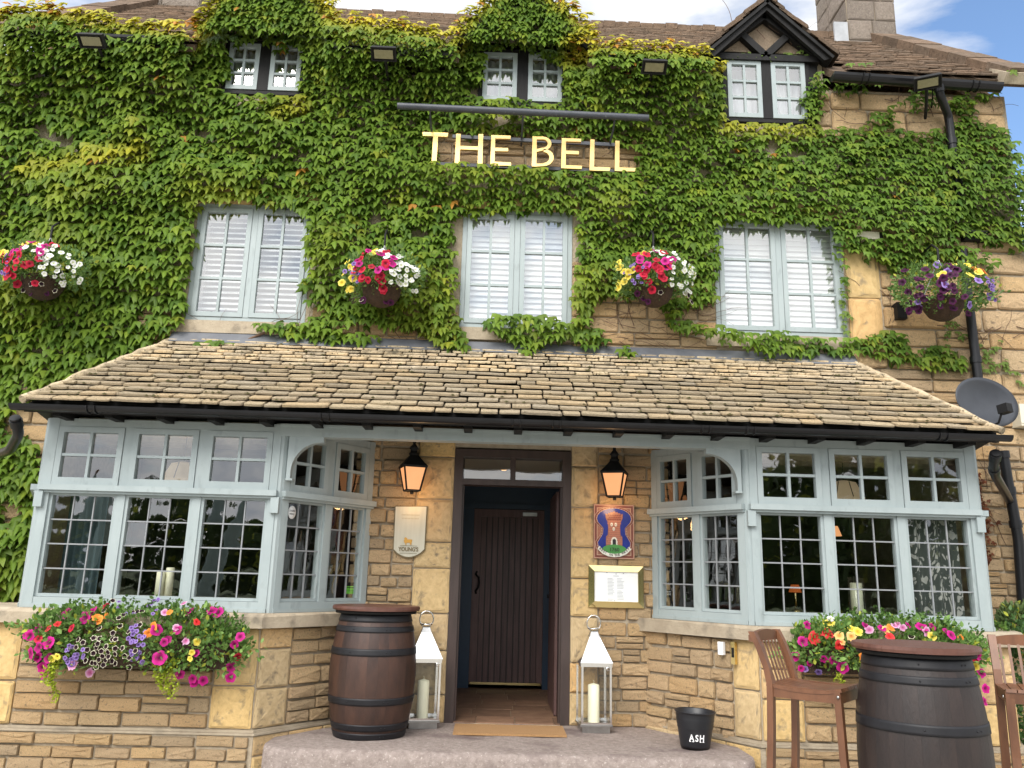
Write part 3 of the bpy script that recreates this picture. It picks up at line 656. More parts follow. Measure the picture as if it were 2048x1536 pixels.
# ---------------------------------------------------------------- dormers
DAP = P(1521, -4, -.2); DL = P(1393, 113, -.2); DR = P(1660, 103, -.2)
hw = (DR.x-DL.x)/2; rise = DAP.z-(DL.z+DR.z)/2; zb = (DL.z+DR.z)/2
for i, c in enumerate(dorm):
    timber = i == 2; cz = zb+.045
    if i == 0: cz += .05
    mb = MB()
    for s in (-1, 1):
        e0 = Vector((c+s*hw, -.18, cz)); a0 = Vector((c, -.18, cz+rise)); d = (a0-e0)
        nn = Vector((s*rise, 0, hw)).normalized()
        mb.prism([e0-nn*.03, a0-nn*.03, a0-nn*.03+Vector((0, 1.9, 0)), e0-nn*.03+Vector((0, 1.9, 0))], -nn*.03)
    dr = mb.build('dormer_roof', m_blackmat, pub)
    # stone slabs in courses up each slope
    for s in (-1, 1):
        e0 = Vector((c+s*hw, -.18, cz)); a0 = Vector((c, -.18, cz+rise)); d = (a0-e0); Ld = d.length; dd = d/Ld; nn = Vector((s*rise, 0, hw)).normalized()
        n = 9
        for k in range(n):
            for (y0, w) in ((-.04, .30), (.27, .30), (.58, .34), (.93, .4)):
                pos = e0+dd*(k*Ld/n-.03)+nn*(-.012+rnd.uniform(0, .008)); pos.y = y0+rnd.uniform(-.02, .02)*(y0 < 0)
                vs, fs = SL[rnd.randrange(10)]
                xa = Vector((0, -s, 0)); Mt = Matrix.Translation(pos) @ Matrix(((xa.x, dd.x, nn.x, 0), (xa.y, dd.y, nn.y, 0), (xa.z, dd.z, nn.z, 0), (0, 0, 0, 1))) @ Matrix.Rotation(R(-5), 4, 'X') @ Matrix.Diagonal((w-.005, Ld/n*1.6, .042, 1))
                me = SLM2[rnd.randrange(10)] if 'SLM2' in globals() else None
                if me is None:
                    SLM2 = []
                    for v2, f2 in SL:
                        m2 = bpy.data.meshes.new('tile'); m2.from_pydata(v2, [], f2); m2.materials.append(m_oldtile); SLM2.append(m2)
                    me = SLM2[0]
                o = obj('tile', me, dr); o.matrix_basis = Mt
    # gable face
    ya = -.035; T = .085
    gab = MB(); gab.prism([(c-hw+.12, .0, cz-.0), (c+hw-.12, .0, cz-.0), (c, .0, cz+rise-.10)], (0, .12, 0)); g = gab.build('gable', m_pebble if timber else m_mortar, pub)
    mb = MB()
    for s in (-1, 1):
        e0 = Vector((c+s*(hw-.02), 0, cz-.02)); a0 = Vector((c, 0, cz+rise-.02))
        mb.prism([(e0.x, -.15, e0.z), (a0.x, -.15, a0.z), (a0.x, -.15, a0.z-.115), (e0.x-s*.09, -.15, e0.z-.03)], (0, .035, 0))
        mb.bar(Vector((c+s*(hw-.13), -.045, cz+.06)), Vector((c, -.045, cz+rise-.13)), .07, .08)
    mb.build('bargeboard', m_blackmat, pub) if timber else None
    if timber:
        mb = MB(); mb.box(c-hw+.12, c+hw-.12, -.07, .02, cz-.015, cz+.05)
        for s in (-1, 1): mb.bar(Vector((c, -.035, cz+.04)), Vector((c+s*.26, -.035, cz+.31)), .07, .065)
        mb.build('gable_timber', m_blackmat, g)
        mb = MB(); mb.box(D3[0]-.09, D3[0]-.002, -.02, .1, D3[2]-.02, cz-.016); mb.box(D3[1]+.002, D3[1]+.09, -.02, .1, D3[2]-.02, cz-.016); mb.box(D3[0]-.10, D3[1]+.10, -.03, .1, D3[3]+.002, cz-.017)
        mb.build('dormer_timber', m_blackmat, g)
    # cheeks
    mb = MB(); mb.box(c-.56, c-.50, .32, 1.5, EZ-.02, cz); mb.box(c+.50, c+.56, .32, 1.5, EZ-.02, cz); mb.build('dormer_cheek', m_blackmat, pub)
# main gutters between the dormers
e_ = P(1664, 150, -.30); f_ = P(2000, 172, -.30)
gutter(e_, f_, .062, clips=(.19, .52, .84))
gutter(Vector((dorm[0]+.66, -.30, 5.78)), Vector((dorm[1]-.66, -.30, 5.76)), .06); gutter(Vector((dorm[1]+.66, -.30, 5.78)), Vector((dorm[2]-.66, -.30, 5.77)), .06); gutter(Vector((XL, -.30, 5.80)), Vector((dorm[0]-.66, -.30, 5.80)), .06)
# downpipes
def pipe(pts, r=.036, collars=(), name='downpipe', brackets=()):
    mb = MB(); pp = [Vector(p) for p in pts]; mb.tube(pp, r, 12)
    for i, t in collars:
        a, b = pp[i], pp[i+1]; c = a.lerp(b, t); d = (b-a).normalized(); mb.tube([c-d*.03, c+d*.03], r+.008, 12)
    return mb.build(name, m_black, pub)
def smooth_path(pts, n=4):
    pts = [Vector(p) for p in pts]; out = [pts[0]]
    for i in range(1, len(pts)-1):
        a, b, c = pts[i-1], pts[i], pts[i+1]; f = .3
        p, q = b.lerp(a, min(.45, .05/max((a-b).length, .01))), b.lerp(c, min(.45, .05/max((c-b).length, .01)))
        out += [(p*(1-t)**2+b*2*t*(1-t)+q*t*t) for t in (0, .33, .66, 1)]
    return out+[pts[-1]]
pipe(smooth_path([P(1878, 172, -.30), P(1880, 190, -.28), P(1897, 232, -.11), P(1904, 290, -.10), P(1925, 420, -.09)]), .038, collars=((0, .5), (9, .5)))
pipe(smooth_path([P(1925, 500, -.10), P(1942, 640, -.10), P(1960, 790, -.10)]), .040, collars=((0, .9), (4, .5)))
pipe(smooth_path([P(2006, 905, -.12), P(2015, 960, -.12), P(2037, 1080, -.12), P(2052, 1300, -.12)]), .042, collars=((0, .1), (4, .1), (4, .8)))
pipe(smooth_path([P(1992, 905, -1.06), P(1987, 930, -.95), P(1990, 950, -.80), P(2010, 985, -.35), P(2018, 1000, -.14)]), .034, collars=((0, .5), (4, .5)))
pipe(smooth_path([P(30, 835, -1.06), P(38, 868, -.95), P(20, 900, -.7), P(-20, 915, -.3)]), .036, collars=((0, .5),))

# ---------------------------------------------------------------- entrance
mb = MB(); FO = -.015
mb.box(-.492, -.42, FO, .13, -.0, 2.175); mb.box(.42, .492, FO, .13, -.0, 2.175); mb.box(-.42, .42, FO, .13, 2.11, 2.175); mb.box(-.42, .42, FO-.002, .128, 1.875, 1.925); mb.box(-.022, .022, FO+.01, .11, 1.925, 2.11)
mb.box(-.42, -.405, .02, .1, 0, 1.875); mb.box(.405, .42, .02, .1, 0, 1.875)
frame = mb.build('door_frame', m_frame, pub)
for x0, x1 in ((-.42, -.022), (.022, .42)): pane(frame, x0, x1, 1.925, 2.11, y=.04)
# vestibule
mb = MB(); mb.box(-.60, -.57, .33, 2.1, 0, 2.3); mb.box(.57, .60, .33, 2.1, 0, 2.3); mb.box(-.6, .6, .0001+.33, 2.1, 2.22, 2.25); mb.box(-.57, .57, 2.0, 2.05, 1.9, 2.22)
mb.build('vestibule_wall', m_cream, pub)
mb = MB(); mb.box(-.57, -.36, 1.93, 1.99, 0, 1.9); mb.box(.392, .57, 1.93, 1.99, 0, 1.9); mb.box(-.57, .57, 1.92, 1.98, 2.07, 2.11); mb.box(-.57, .57, 1.915, 1.985, 1.83, 1.885)
mb.box(-.57, .57, 1.96, 1.985, 1.885, 2.07); mb.box(-.565, -.545, .40, 1.9, .0, 1.9); mb.box(-.57, -.50, 1.86, 1.93, 0, 1.86); mb.build('inner_door_frame', m_blue, pub)
sk = MB(); sk.box(-.50, -.42, .14, .33, 0, 2.2); sk.box(.42, .50, .14, .33, 0, 2.2); sk.build('door_lining', m_frame, pub)
# plank door at the back
dx0, dx1, dz0, dz1 = -.358, .390, .05, 1.825
door = MB().box(dx0, dx1, 1.962, 1.985, dz0, dz1).build('inner_door', m_frame, pub)
fr_ = MB(); fr_.box(dx0, dx0+.075, 1.935, 1.965, dz0, dz1); fr_.box(dx1-.06, dx1, 1.935, 1.965, dz0, dz1); fr_.box(dx0+.075, dx1-.06, 1.935, 1.965, dz1-.08, dz1); fr_.build('door_stile', m_door, door)
npk = 10; pw = (dx1-.06-dx0-.075)/npk; pme = MB().box(-pw/2+.007, pw/2-.007, 1.935, 1.962, dz0, dz1-.082).mesh('plank', m_door)
for k in range(npk): obj('plank', pme, door, (dx0+.075+(k+.5)*pw, 0, 0))
MB().box(dx0+.01, dx1-.01, 1.92, 1.934, dz0, dz0+.022).build('weather_bar', m_brass, door)
hx = P(955, 1165, 1.92); MB().tube([hx+Vector((-.01, .01, .11)), hx+Vector((-.022, -.015, .085)), hx+Vector((.012, -.03, .05)), hx+Vector((.018, -.035, 0)), hx+Vector((.008, -.03, -.05)), hx+Vector((-.018, -.015, -.085)), hx+Vector((-.012, .01, -.11))], .011, 7).build('handle', m_blackmat, door)
cl = P(1060, 1029, 1.9); MB().box(cl.x-.075, cl.x+.075, 1.88, 1.93, cl.z-.018, cl.z+.018).build('door_closer', m_steel, door)
# outer door leaf folded back on the right
leafd = MB().box(.412, .418, .34, 1.12, .02, 1.87).build('outer_door', m_door, pub)
pme = MB().box(.396, .412, -.062, .062, .02, 1.87).mesh('plank', m_door)
for k in range(6): obj('plank', pme, leafd, (0, .405+k*.13, 0))
MB().tube([(.388, .98, .96), (.37, .98, .96)], .018, 8).build('handle', m_blackmat, leafd)
# notice board on the left wall of the vestibule
MB().box(-.568, -.556, .75, 1.1, 1.35, 1.85).build('picture_frame', m_teak, None, label='thin brown wooden picture frame on the wall inside the entrance', category='picture frame')
# floor tiles
y = .0; vt = MB().box(-.57, .57, .0, 2.0, -.06, .001).build('vestibule_floor', m_mortar, pub)
while y < 1.98:
    h = rnd.uniform(.26, .36); h = min(h, 1.99-y); x = -.565
    while x < .56:
        w = min(rnd.uniform(.25, .42), .566-x); w = .566-x if .566-x-w < .08 else w
        MB().box(x+.003, x+w-.003, y+.003, y+h-.003, .001, .010+rnd.random()*.002).build('tile', m_floor, vt); x += w
    y += h

# ---------------------------------------------------------------- step, ground
nx, ny = 90, 30
mb = MB(); X0, X1, Y0, Y1 = -1.64, 1.63, -1.10, .02
prof = [(-.30, 0), (-.06, -.0), (-.02, .02), (-.004, .05), (0, .10), (0.0, .5), (0, 1.1)]
vs = []; N_ = 120
for k in range(N_+1):
    x = X0+(X1-X0)*k/N_; ed = min(1, (x-X0)/.10, (X1-x)/.06); rr = (1-ed)**2*.09; bow = .03*((x)/1.6)**2*(1 if x < 0 else -2)
    for (z, dy) in prof: vs.append((x, min(Y0+dy*.6+rr+bow+.006*math.sin(k*.9), Y1) if dy < 1 else Y1, z+.003*math.sin(k*.37+dy*9)*(z > -.1)))
m_ = len(prof)
mb.add(vs, [(k*m_+j, (k+1)*m_+j, (k+1)*m_+j+1, k*m_+j+1) for k in range(N_) for j in range(m_-1)], 0, True)
mb.add([vs[j] for j in range(m_)]+[(X0, Y1, -.3)], [tuple(range(m_+1))]); mb.add([vs[N_*m_+j] for j in range(m_)]+[(X1, Y1, -.3)], [tuple(range(m_+1))[::-1]])
o = mb.build('entrance_step', m_step, None, kind='structure')
MB().box(-60, 60, -14, .5, -.5, -.24).build('pavement', m_ground, None, kind='structure')
MB().box(-400, 400, -400, 400, -.6, -.5).build('ground', m_grass, None, kind='structure')
mat_ = MB(); a, b, c, d = P(905, 1443, -.1), P(1120, 1446, -.1), P(1135, 1475, -.46), P(890, 1471, -.46)
dm = MB().box(-.40, .43, -.50, -.13, .004, .020).build('doormat', mat('coir', (.36, .20, .085), (.50, .29, .13), rough=1, nscale=120, bump=1, bscale=200), None)
tag(dm, 'plain brown coir doormat on the step before the open door', 'doormat')


# ================================================================== IVY
def inpoly(pts, poly):
    x, z = pts[:, 0], pts[:, 1]; c = np.zeros(len(pts), bool); n = len(poly)
    for i in range(n):
        (x1, z1), (x2, z2) = poly[i], poly[(i+1) % n]
        if z1 == z2: continue
        k = ((z1 > z) != (z2 > z)) & (x < (x2-x1)*(z-z1)/(z2-z1)+x1); c ^= k
    return c
def poly(px, Y=-.12): return [(P(u, v, Y).x, P(u, v, Y).z) for u, v in px]
def dist_line(pts, line):
    d = np.full(len(pts), 9.)
    for (a, b) in zip(line[:-1], line[1:]):
        a = np.array(a); b = np.array(b); ab = b-a; t = np.clip(((pts-a)@ab)/(ab@ab), 0, 1); d = np.minimum(d, np.linalg.norm(pts-(a+t[:, None]*ab), axis=1))
    return d
ROOFLINE = [(-60, 240), (0, 108), (25, 50), (62, 44), (130, 48), (230, 62), (330, 76), (388, 84), (404, 60), (432, 22), (500, -30), (560, -45), (640, 0), (672, 40), (692, 70), (740, 74), (800, 78), (860, 88), (900, 98), (908, 78), (950, 35), (1000, -12), (1050, -40), (1110, 10), (1160, 55), (1192, 100), (1150, 118), (1220, 112), (1310, 124), (1440, 132)]
MAIN = ROOFLINE+[(1448, 200), (1455, 246), (1540, 247), (1622, 249), (1660, 256), (1720, 258), (1765, 252), (1805, 262), (1900, 262), (1912, 215), (1935, 185), (1950, 190), (1960, 245), (2018, 252), (2040, 300), (2075, 420), (2075, 505), (2040, 500), (1985, 488), (1940, 480), (1915, 486), (1900, 505), (1860, 530), (1820, 548), (1800, 548), (1775, 530), (1740, 520), (1712, 508), (1690, 515), (1690, 640), (1686, 520), (1665, 458), (1560, 448), (1440, 448), (1434, 560), (1434, 612), (1425, 600), (1400, 612), (1345, 640), (1300, 600), (1240, 594), (1200, 600), (1182, 640), (1150, 648), (1160, 428),
        (1030, 424), (908, 426), (908, 600), (915, 655), (940, 690), (935, 715), (915, 705), (880, 700), (850, 672), (760, 655), (690, 652), (640, 660), (612, 640), (610, 560), (616, 430), (560, 416), (480, 404), (392, 408), (380, 470), (366, 560), (362, 640), (330, 668), (290, 690), (250, 712), (180, 745), (110, 778), (50, 800), (12, 830), (0, 860), (40, 885), (80, 905), (75, 960), (66, 1020), (60, 1090), (48, 1150), (30, 1200), (-60, 1240)]
HOLES = [[(448, 88), (478, 92), (520, 90), (600, 110), (604, 194), (440, 188), (450, 140)], [(974, 106), (1000, 103), (1040, 106), (1085, 120), (1132, 126), (1128, 212), (960, 210), (966, 160)],
         [(870, 263), (1240, 280), (1272, 345), (1000, 334), (880, 330)],
         [(1722, 462), (1760, 466), (1758, 486), (1725, 484)]]
EXTRA = [[(508, 655), (560, 645), (640, 655), (700, 668), (760, 676), (700, 690), (600, 682), (540, 672)],
         [(962, 652), (990, 640), (1040, 632), (1090, 640), (1200, 660), (1218, 690), (1190, 708), (1150, 688), (1090, 690), (1062, 716), (1045, 712), (1030, 692), (990, 672)],
         [(1230, 690), (1258, 690), (1270, 720), (1282, 742), (1262, 740), (1245, 712)],
         [(1340, 640), (1430, 664), (1500, 680), (1560, 670), (1700, 682), (1790, 662), (1880, 690), (1936, 715), (1938, 745), (1890, 748), (1790, 722), (1700, 712), (1640, 716), (1540, 716), (1500, 702), (1430, 680), (1340, 655)],
         [(1625, 150), (1655, 165), (1650, 200), (1640, 250), (1615, 250), (1612, 200)], [(1660, 165), (1720, 170), (1770, 180), (1730, 190), (1670, 180)],
         [(1815, 195), (1870, 190), (1885, 215), (1840, 225), (1800, 215)], [(1745, 235), (1785, 215), (1800, 250), (1760, 262)],
         [(1905, 185), (1945, 185), (1958, 250), (1912, 262)], [(1960, 190), (2005, 170), (1990, 195), (1965, 205)],
         [(360, 686), (440, 690), (480, 700), (400, 700)], [(1150, 640), (1170, 640), (1190, 670), (1160, 665)], [(1880, 480), (1990, 520), (2000, 535), (1960, 545), (1880, 515)]]
TRAIL = [[(1955, 740), (1985, 715), (2010, 690)], [(1960, 700), (1990, 740), (2020, 730)], [(2010, 735), (2060, 780)], [(1960, 745), (1990, 750)], [(1455, 122), (1500, 112), (1560, 118), (1620, 108)], [(1605, 100), (1640, 85)], [(1900, 640), (1890, 700)], [(1688, 560), (1696, 640), (1698, 672)], [(1740, 520), (1800, 545)], [(1870, 560), (1900, 640), (1940, 690)]]
def leaf_unit(v):
    s = [(0, 0, .04), (-.20, .06, .12), (-.48, .05, .02), (-.62, .18, -.55), (-.27, .0, -.38), (0, .14, -1.04), (.27, .0, -.38), (.62, .18, -.55), (.48, .05, .02), (.20, .06, .12), (0, -.10, -.26)]
    r = random.Random(v); s = [(x*r.uniform(.88, 1.1), -y*-1+r.uniform(-.02, .02), z*r.uniform(.9, 1.08)) for x, y, z in s]
    f = [(10, i, (i+1) % 10) for i in range(10)]; f = [(a, c, b) for a, b, c in f]
    return np.array(s, float), f
LV = [leaf_unit(k) for k in range(4)]
g = np.random.RandomState(5)
main_p = poly(MAIN); hole_p = [poly(h) for h in HOLES]; extra_p = [poly(e) for e in EXTRA]
roof_l = poly(ROOFLINE); shelf = [poly([(60, 345), (130, 330), (200, 320), (285, 308)]), poly([(560, 225), (600, 205)]), poly([(1460, 252), (1620, 256)])]
def cover(pts):
    m = inpoly(pts, main_p)
    for h in hole_p: m &= ~inpoly(pts, h)
    for e in extra_p: m |= inpoly(pts, e)
    return m
def make_points():
    out = []; z = 6.95; row = 0
    while z > -.1:
        x = -5.25
        while x < 5.0:
            f = min(1, max(0, (x+4.6)/7.5)); s = .092*(1-f)+.068*f
            dx = s*.74
            out.append((x+g.uniform(-.4, .4)*dx, z+g.uniform(-.45, .45)*.045, s*g.uniform(.88, 1.32))); x += dx
        z -= .041; row += 1
    return np.array(out)
pts = make_points(); keep = cover(pts[:, :2]); pts = pts[keep]
d0_ = dist_line(pts[:, :2], roof_l); ex_ = pts[(d0_ < .16) | ((pts[:, 1] > 5.9) & (pts[:, 0] < 1.2)) | ((pts[:, 1] > 5.45) & (pts[:, 0] < 1.8) & (g.rand(len(pts)) < .6))].copy(); ex_[:, :2] += g.uniform(-.035, .035, (len(ex_), 2)); ex_[:, 2] *= .85; pts = np.vstack([pts, ex_, ex_+np.array([.02, .03, 0])])
# random stems hold the shapes together: leave out a few small thin patches
nz = np.array([noise.noise(Vector((p[0]*1.1, 3.3, p[1]*1.4)))+.5*noise.noise(Vector((p[0]*2.6, 9.1, p[1]*3.1))) for p in pts])
nz2 = np.array([noise.noise(Vector((p[0]*4.5, 21.3, p[1]*5.5))) for p in pts])
gaps = (nz2 < -.47) & (nz < -.1); pts = pts[~gaps]; nz = nz[~gaps]; nz2 = nz2[~gaps]
tr = []
for line in TRAIL:
    l = poly(line, -.06)
    for (a, b) in zip(l[:-1], l[1:]):
        n = int(math.dist(a, b)/.032)+1
        for k in range(n): t = k/n; tr.append((a[0]+(b[0]-a[0])*t+g.uniform(-.035, .035), a[1]+(b[1]-a[1])*t+g.uniform(-.02, .03), g.uniform(.035, .065)))
nt_ = len(tr); pts = np.vstack([pts, np.array(tr)]); nz = np.concatenate([nz, np.full(nt_, -.4)]); nz2 = np.concatenate([nz2, np.zeros(nt_)])
XZ = pts[:, :2]; S = pts[:, 2]; N = len(pts)
dr_ = dist_line(XZ, roof_l); ds_ = np.min([dist_line(XZ, s) for s in shelf], axis=0)
edge = dist_line(XZ, main_p+main_p[:1])
OUT = .05+.16*np.clip(.5+nz, 0, 1)*np.clip(edge/.25, .35, 1)+.05*g.rand(N)
top = XZ[:, 1] > 5.72
nodorm = np.ones(N, bool)
for c in dorm: nodorm &= np.abs(XZ[:, 0]-c) > .62
OUT += np.where(top & nodorm, .22, 0)+np.where((XZ[:, 1] > 5.15) & ~top & nodorm & (XZ[:, 0] < 1.8), .20*np.clip((XZ[:, 1]-5.15)/.5, 0, 1)**1.5, 0)
OUT += np.where((XZ[:, 1] > 5.93) & ~nodorm & (XZ[:, 0] < 1.6), .20, 0)+np.where(top & ~nodorm, .02, 0); OUT[-nt_:] = .045
hi_ = (XZ[:, 1] > 5.9) & ~nodorm & (XZ[:, 0] < 1.6); OUT[hi_] = .27+.04*g.rand(hi_.sum())
yel = np.clip(1.15-dr_/.16, 0, 1)*.95+np.clip(1-ds_/.16, 0, 1)*.55+.22*np.clip(nz2*2, 0, 1)*(g.rand(N) < .35)+.25*(XZ[:, 0] < 1)*np.clip(nz*1.2-.1, 0, 1)
yel = np.clip(yel*g.uniform(.5, 1.25, N)+.05*g.rand(N), 0, 1)
orange = (g.rand(N) < .002+.17*np.clip(1-dr_/.13, 0, 1)*(nz2 > -.05))
G0, G1 = np.array([.072, .150, .020]), np.array([.185, .300, .034]); Y1 = np.array([.62, .54, .05]); OR = np.array([.56, .27, .05])
rr_ = g.rand(N)[:, None]; COL = G0*(1-rr_)+G1*rr_; COL = COL*(1-yel[:, None])+Y1*yel[:, None]; COL[orange] = OR*g.uniform(.7, 1.2, (orange.sum(), 1))
COL[XZ[:, 0] > 2.5] *= np.array([.92, .95, 1.1]); COL[-nt_:] = np.array([.16, .24, .05])
tilt = R(36)+g.normal(0, R(10), N)-R(10)*yel; tilt = np.where(dr_ < .10, tilt+R(22), tilt); yaw = g.normal(0, R(14), N); roll = g.normal(0, R(11), N)
def rotm(tl, yw, rl):                             # tip swings outwards (towards -y)
    cx, sx = np.cos(tl), np.sin(tl); cy, sy = np.cos(rl), np.sin(rl); cz, sz = np.cos(yw), np.sin(yw)
    o, i = np.zeros_like(cx), np.ones_like(cx)
    Rx = np.array([[i, o, o], [o, cx, sx], [o, -sx, cx]]).transpose(2, 0, 1); Ry = np.array([[cy, o, sy], [o, i, o], [-sy, o, cy]]).transpose(2, 0, 1); Rz = np.array([[cz, -sz, o], [sz, cz, o], [o, o, i]]).transpose(2, 0, 1)
    return Rz @ Rx @ Ry
sg_ = inpoly(XZ, poly([(820, 245), (1300, 262), (1310, 352), (830, 340)])); OUT[sg_] = np.minimum(OUT[sg_], .085)
ROT = rotm(tilt, yaw, roll); POS = np.stack([XZ[:, 0], -OUT, XZ[:, 1]+.04], 1)
var = g.randint(0, 4, N)
ivy = thing('ivy', 'bright green climbing ivy covering the pub front, turning yellow along the eaves', 'ivy')
dist = np.linalg.norm(POS-np.array(CAM), axis=1); rel = POS-np.array(CAM); fwz = rel@np.array(FW); uu = 1024+FPX*(rel@np.array(RT))/fwz; vv = 768-FPX*(rel@np.array(UP))/fwz
vis = (uu > 10) & (uu < 2040) & (vv > 10) & (vv < 1520)
order = np.argsort(np.where(vis, -S/dist, 0)+0); single = set(order[:300].tolist())
vcol = []
def col_mesh(name, V, F, C, mt, parent, **k):
    me = bpy.data.meshes.new(name); me.vertices.add(len(V)); me.vertices.foreach_set('co', np.ascontiguousarray(V, np.float32).ravel())
    F = np.asarray(F, np.int32); me.loops.add(F.size); me.loops.foreach_set('vertex_index', F.ravel()); me.polygons.add(len(F))
    me.polygons.foreach_set('loop_start', np.arange(0, F.size, F.shape[1], dtype=np.int32)); me.polygons.foreach_set('loop_total', np.full(len(F), F.shape[1], np.int32))
    me.materials.append(mt); a = me.color_attributes.new('leafcol', 'FLOAT_COLOR', 'POINT'); c4 = np.ones((len(V), 4), np.float32); c4[:, :3] = C; a.data.foreach_set('color', c4.ravel())
    me.polygons.foreach_set('use_smooth', [True]*len(F)); me.update(calc_edges=True); me.validate(); return me if parent == 'mesh' else obj(name, me, parent, **k)
def assemble(idx, units, varr, Rm, Ps, Sc, Cc):
    V = []; F = []; C = []; o = 0
    for k, (uv, uf) in enumerate(units):
        ii = idx[varr[idx] == k]
        if not len(ii): continue
        vv_ = np.einsum('nij,vj->nvi', Rm[ii], uv)*Sc[ii][:, None, None]+Ps[ii][:, None, :]; nv = len(uv)
        V.append(vv_.reshape(-1, 3)); C.append(np.repeat(Cc[ii], nv, 0)); ff = np.array(uf)[None]+(np.arange(len(ii))*nv)[:, None, None]+o
        F.append(ff.reshape(-1, len(uf[0]))); o += nv*len(ii)
    return np.vstack(V), np.vstack(F), np.vstack(C)
rest = np.array([i for i in range(N) if i not in single])
V, F, C = assemble(rest, LV, var, ROT, POS, S, COL); col_mesh('foliage', V, F, C, m_leaf, ivy, kind='stuff')
# a sparser, darker under layer nearer the wall
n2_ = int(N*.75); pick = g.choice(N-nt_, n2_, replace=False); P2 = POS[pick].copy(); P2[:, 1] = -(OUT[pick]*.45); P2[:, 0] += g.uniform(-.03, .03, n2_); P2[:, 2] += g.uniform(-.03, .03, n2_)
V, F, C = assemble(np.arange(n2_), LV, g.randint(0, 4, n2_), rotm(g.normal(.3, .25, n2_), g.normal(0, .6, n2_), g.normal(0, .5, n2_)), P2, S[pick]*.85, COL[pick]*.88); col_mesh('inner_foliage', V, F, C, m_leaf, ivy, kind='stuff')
lmesh = {}
for i in single:
    q = (int(var[i]), int(rr_[i, 0]*4), int(yel[i]*4), bool(orange[i])); 
    if q not in lmesh: u_, f_ = LV[q[0]]; lmesh[q] = col_mesh('leaf', u_, f_, np.tile(COL[i], (len(u_), 1)), m_leaf, 'mesh')
    o = obj('leaf', lmesh[q], ivy); M4 = Matrix([list(r_)+[0] for r_ in ROT[i]]+[[0, 0, 0, 1]]).to_4x4(); o.matrix_basis = Matrix.Translation(Vector(POS[i])) @ M4 @ Matrix.Scale(float(S[i]), 4)
# bare stems
mb = MB()
def twig(u, v, ang, ln, r=.004):
    p = P(u, v, -.035); pp = [p]; a = ang
    for _ in range(int(ln/.06)): a += rnd.uniform(-.35, .35); p = p+Vector((math.cos(a)*.06, rnd.uniform(-.006, .006), math.sin(a)*.06)); p.y = min(-.026, max(-.06, p.y)); pp.append(p)
    mb.tube(pp, [r*(1-.6*k/len(pp)) for k in range(len(pp))], 4, cap=False)
for (a, b, c, d, n) in ((1190, 610, 1430, 690, 46), (400, 655, 620, 690, 14), (640, 665, 930, 695, 16), (1660, 180, 1900, 260, 22), (1700, 560, 1900, 690, 16), (1930, 640, 2040, 760, 12), (1950, 920, 2000, 1060, 8), (1380, 560, 1440, 660, 14), (1960, 190, 2015, 250, 6), (0, 1140, 70, 1220, 6), (870, 270, 1260, 330, 26), (1450, 60, 1640, 100, 5), (640, 380, 700, 420, 3)):
    for _ in range(n): twig(rnd.uniform(a, c), rnd.uniform(b, d), rnd.uniform(-.6, 3.7), rnd.uniform(.12, .55), rnd.uniform(.002, .0045))
mb.tube([P(300, 694, -.06), P(380, 682, -.05), P(470, 690, -.07), (P(530, 665, -.06)), P(600, 660, -.05)], .011, 6)
mb.build('stem', m_twig, ivy, kind='stuff')
# withered brown leaves beside the right bay
pp = []
for _ in range(150):
    k = rnd.random(); u = 1948+rnd.gauss(8, 9)+k*12; v = 960+k*150+rnd.gauss(0, 12)
    p = P(u, v, -.05); pp.append(p)
n3 = len(pp); V, F, C = assemble(np.arange(n3), LV, g.randint(0, 4, n3), rotm(g.normal(.5, .5, n3), g.normal(0, .9, n3), g.normal(0, .6, n3)), np.array([list(p) for p in pp]), g.uniform(.025, .045, n3), np.array([.22, .075, .035])*g.uniform(.5, 1.3, (n3, 1)))
wc = col_mesh('withered_creeper', V, F, C, m_leaf, None); wc['kind'] = 'stuff'; 

# ================================================================== SIGN
sign = thing('pub_sign', 'gold letters reading THE BELL on dark rails below a long grey bar light', 'sign')
def pxpoly(name, pts, Y, th, mt, parent):
    q = [P(u, v, Y) for u, v in pts]; mb = MB(); mb.prism([(p.x, Y, p.z) for p in q], (0, th, 0)); return mb.build(name, mt, parent)
LY = -.19
def letter(polys):
    mb = MB()
    for pts in polys:
        q = [P(u, v, LY) for u, v in pts]; mb.prism([(p.x, LY, p.z) for p in q], (0, .028, 0))
    return mb.build('letter', m_gold, sign)
def sx(x): return 680+x/2.926
def sv(y): return y/2.926
def Q(*a): return [(sx(x), sv(y)) for x, y in a]
letter([Q((483, 772), (633, 777), (630, 800), (484, 794)), Q((545, 797.5), (574, 798.5), (564, 952), (536, 950))])
letter([Q((680, 782), (706, 783), (699, 957), (671, 955)), Q((811, 784), (838, 786), (833, 963), (805, 962)), Q((703.5, 853), (808, 857), (807, 877), (702.5, 873))])
letter([Q((886, 790), (909, 791), (904, 967), (879, 965)), Q((909.5, 791), (999, 794), (998, 812), (908.5, 810)), Q((907.5, 864), (984, 866), (984, 885), (906.5, 883)), Q((904.5, 946), (1000, 950), (1002, 969), (904.2, 967))])
def arcs(cx, cy, rx, ry, w, n=9, x0=0):
    o = [(cx+rx*math.sin(math.pi*k/n), cy-ry*math.cos(math.pi*k/n)) for k in range(n+1)]; i = [(cx+(rx-w)*math.sin(math.pi*k/n), cy-(ry-w*.72)*math.cos(math.pi*k/n)) for k in range(n+1)]
    return [Q(o[k], o[k+1], i[k+1], i[k]) for k in range(n)]
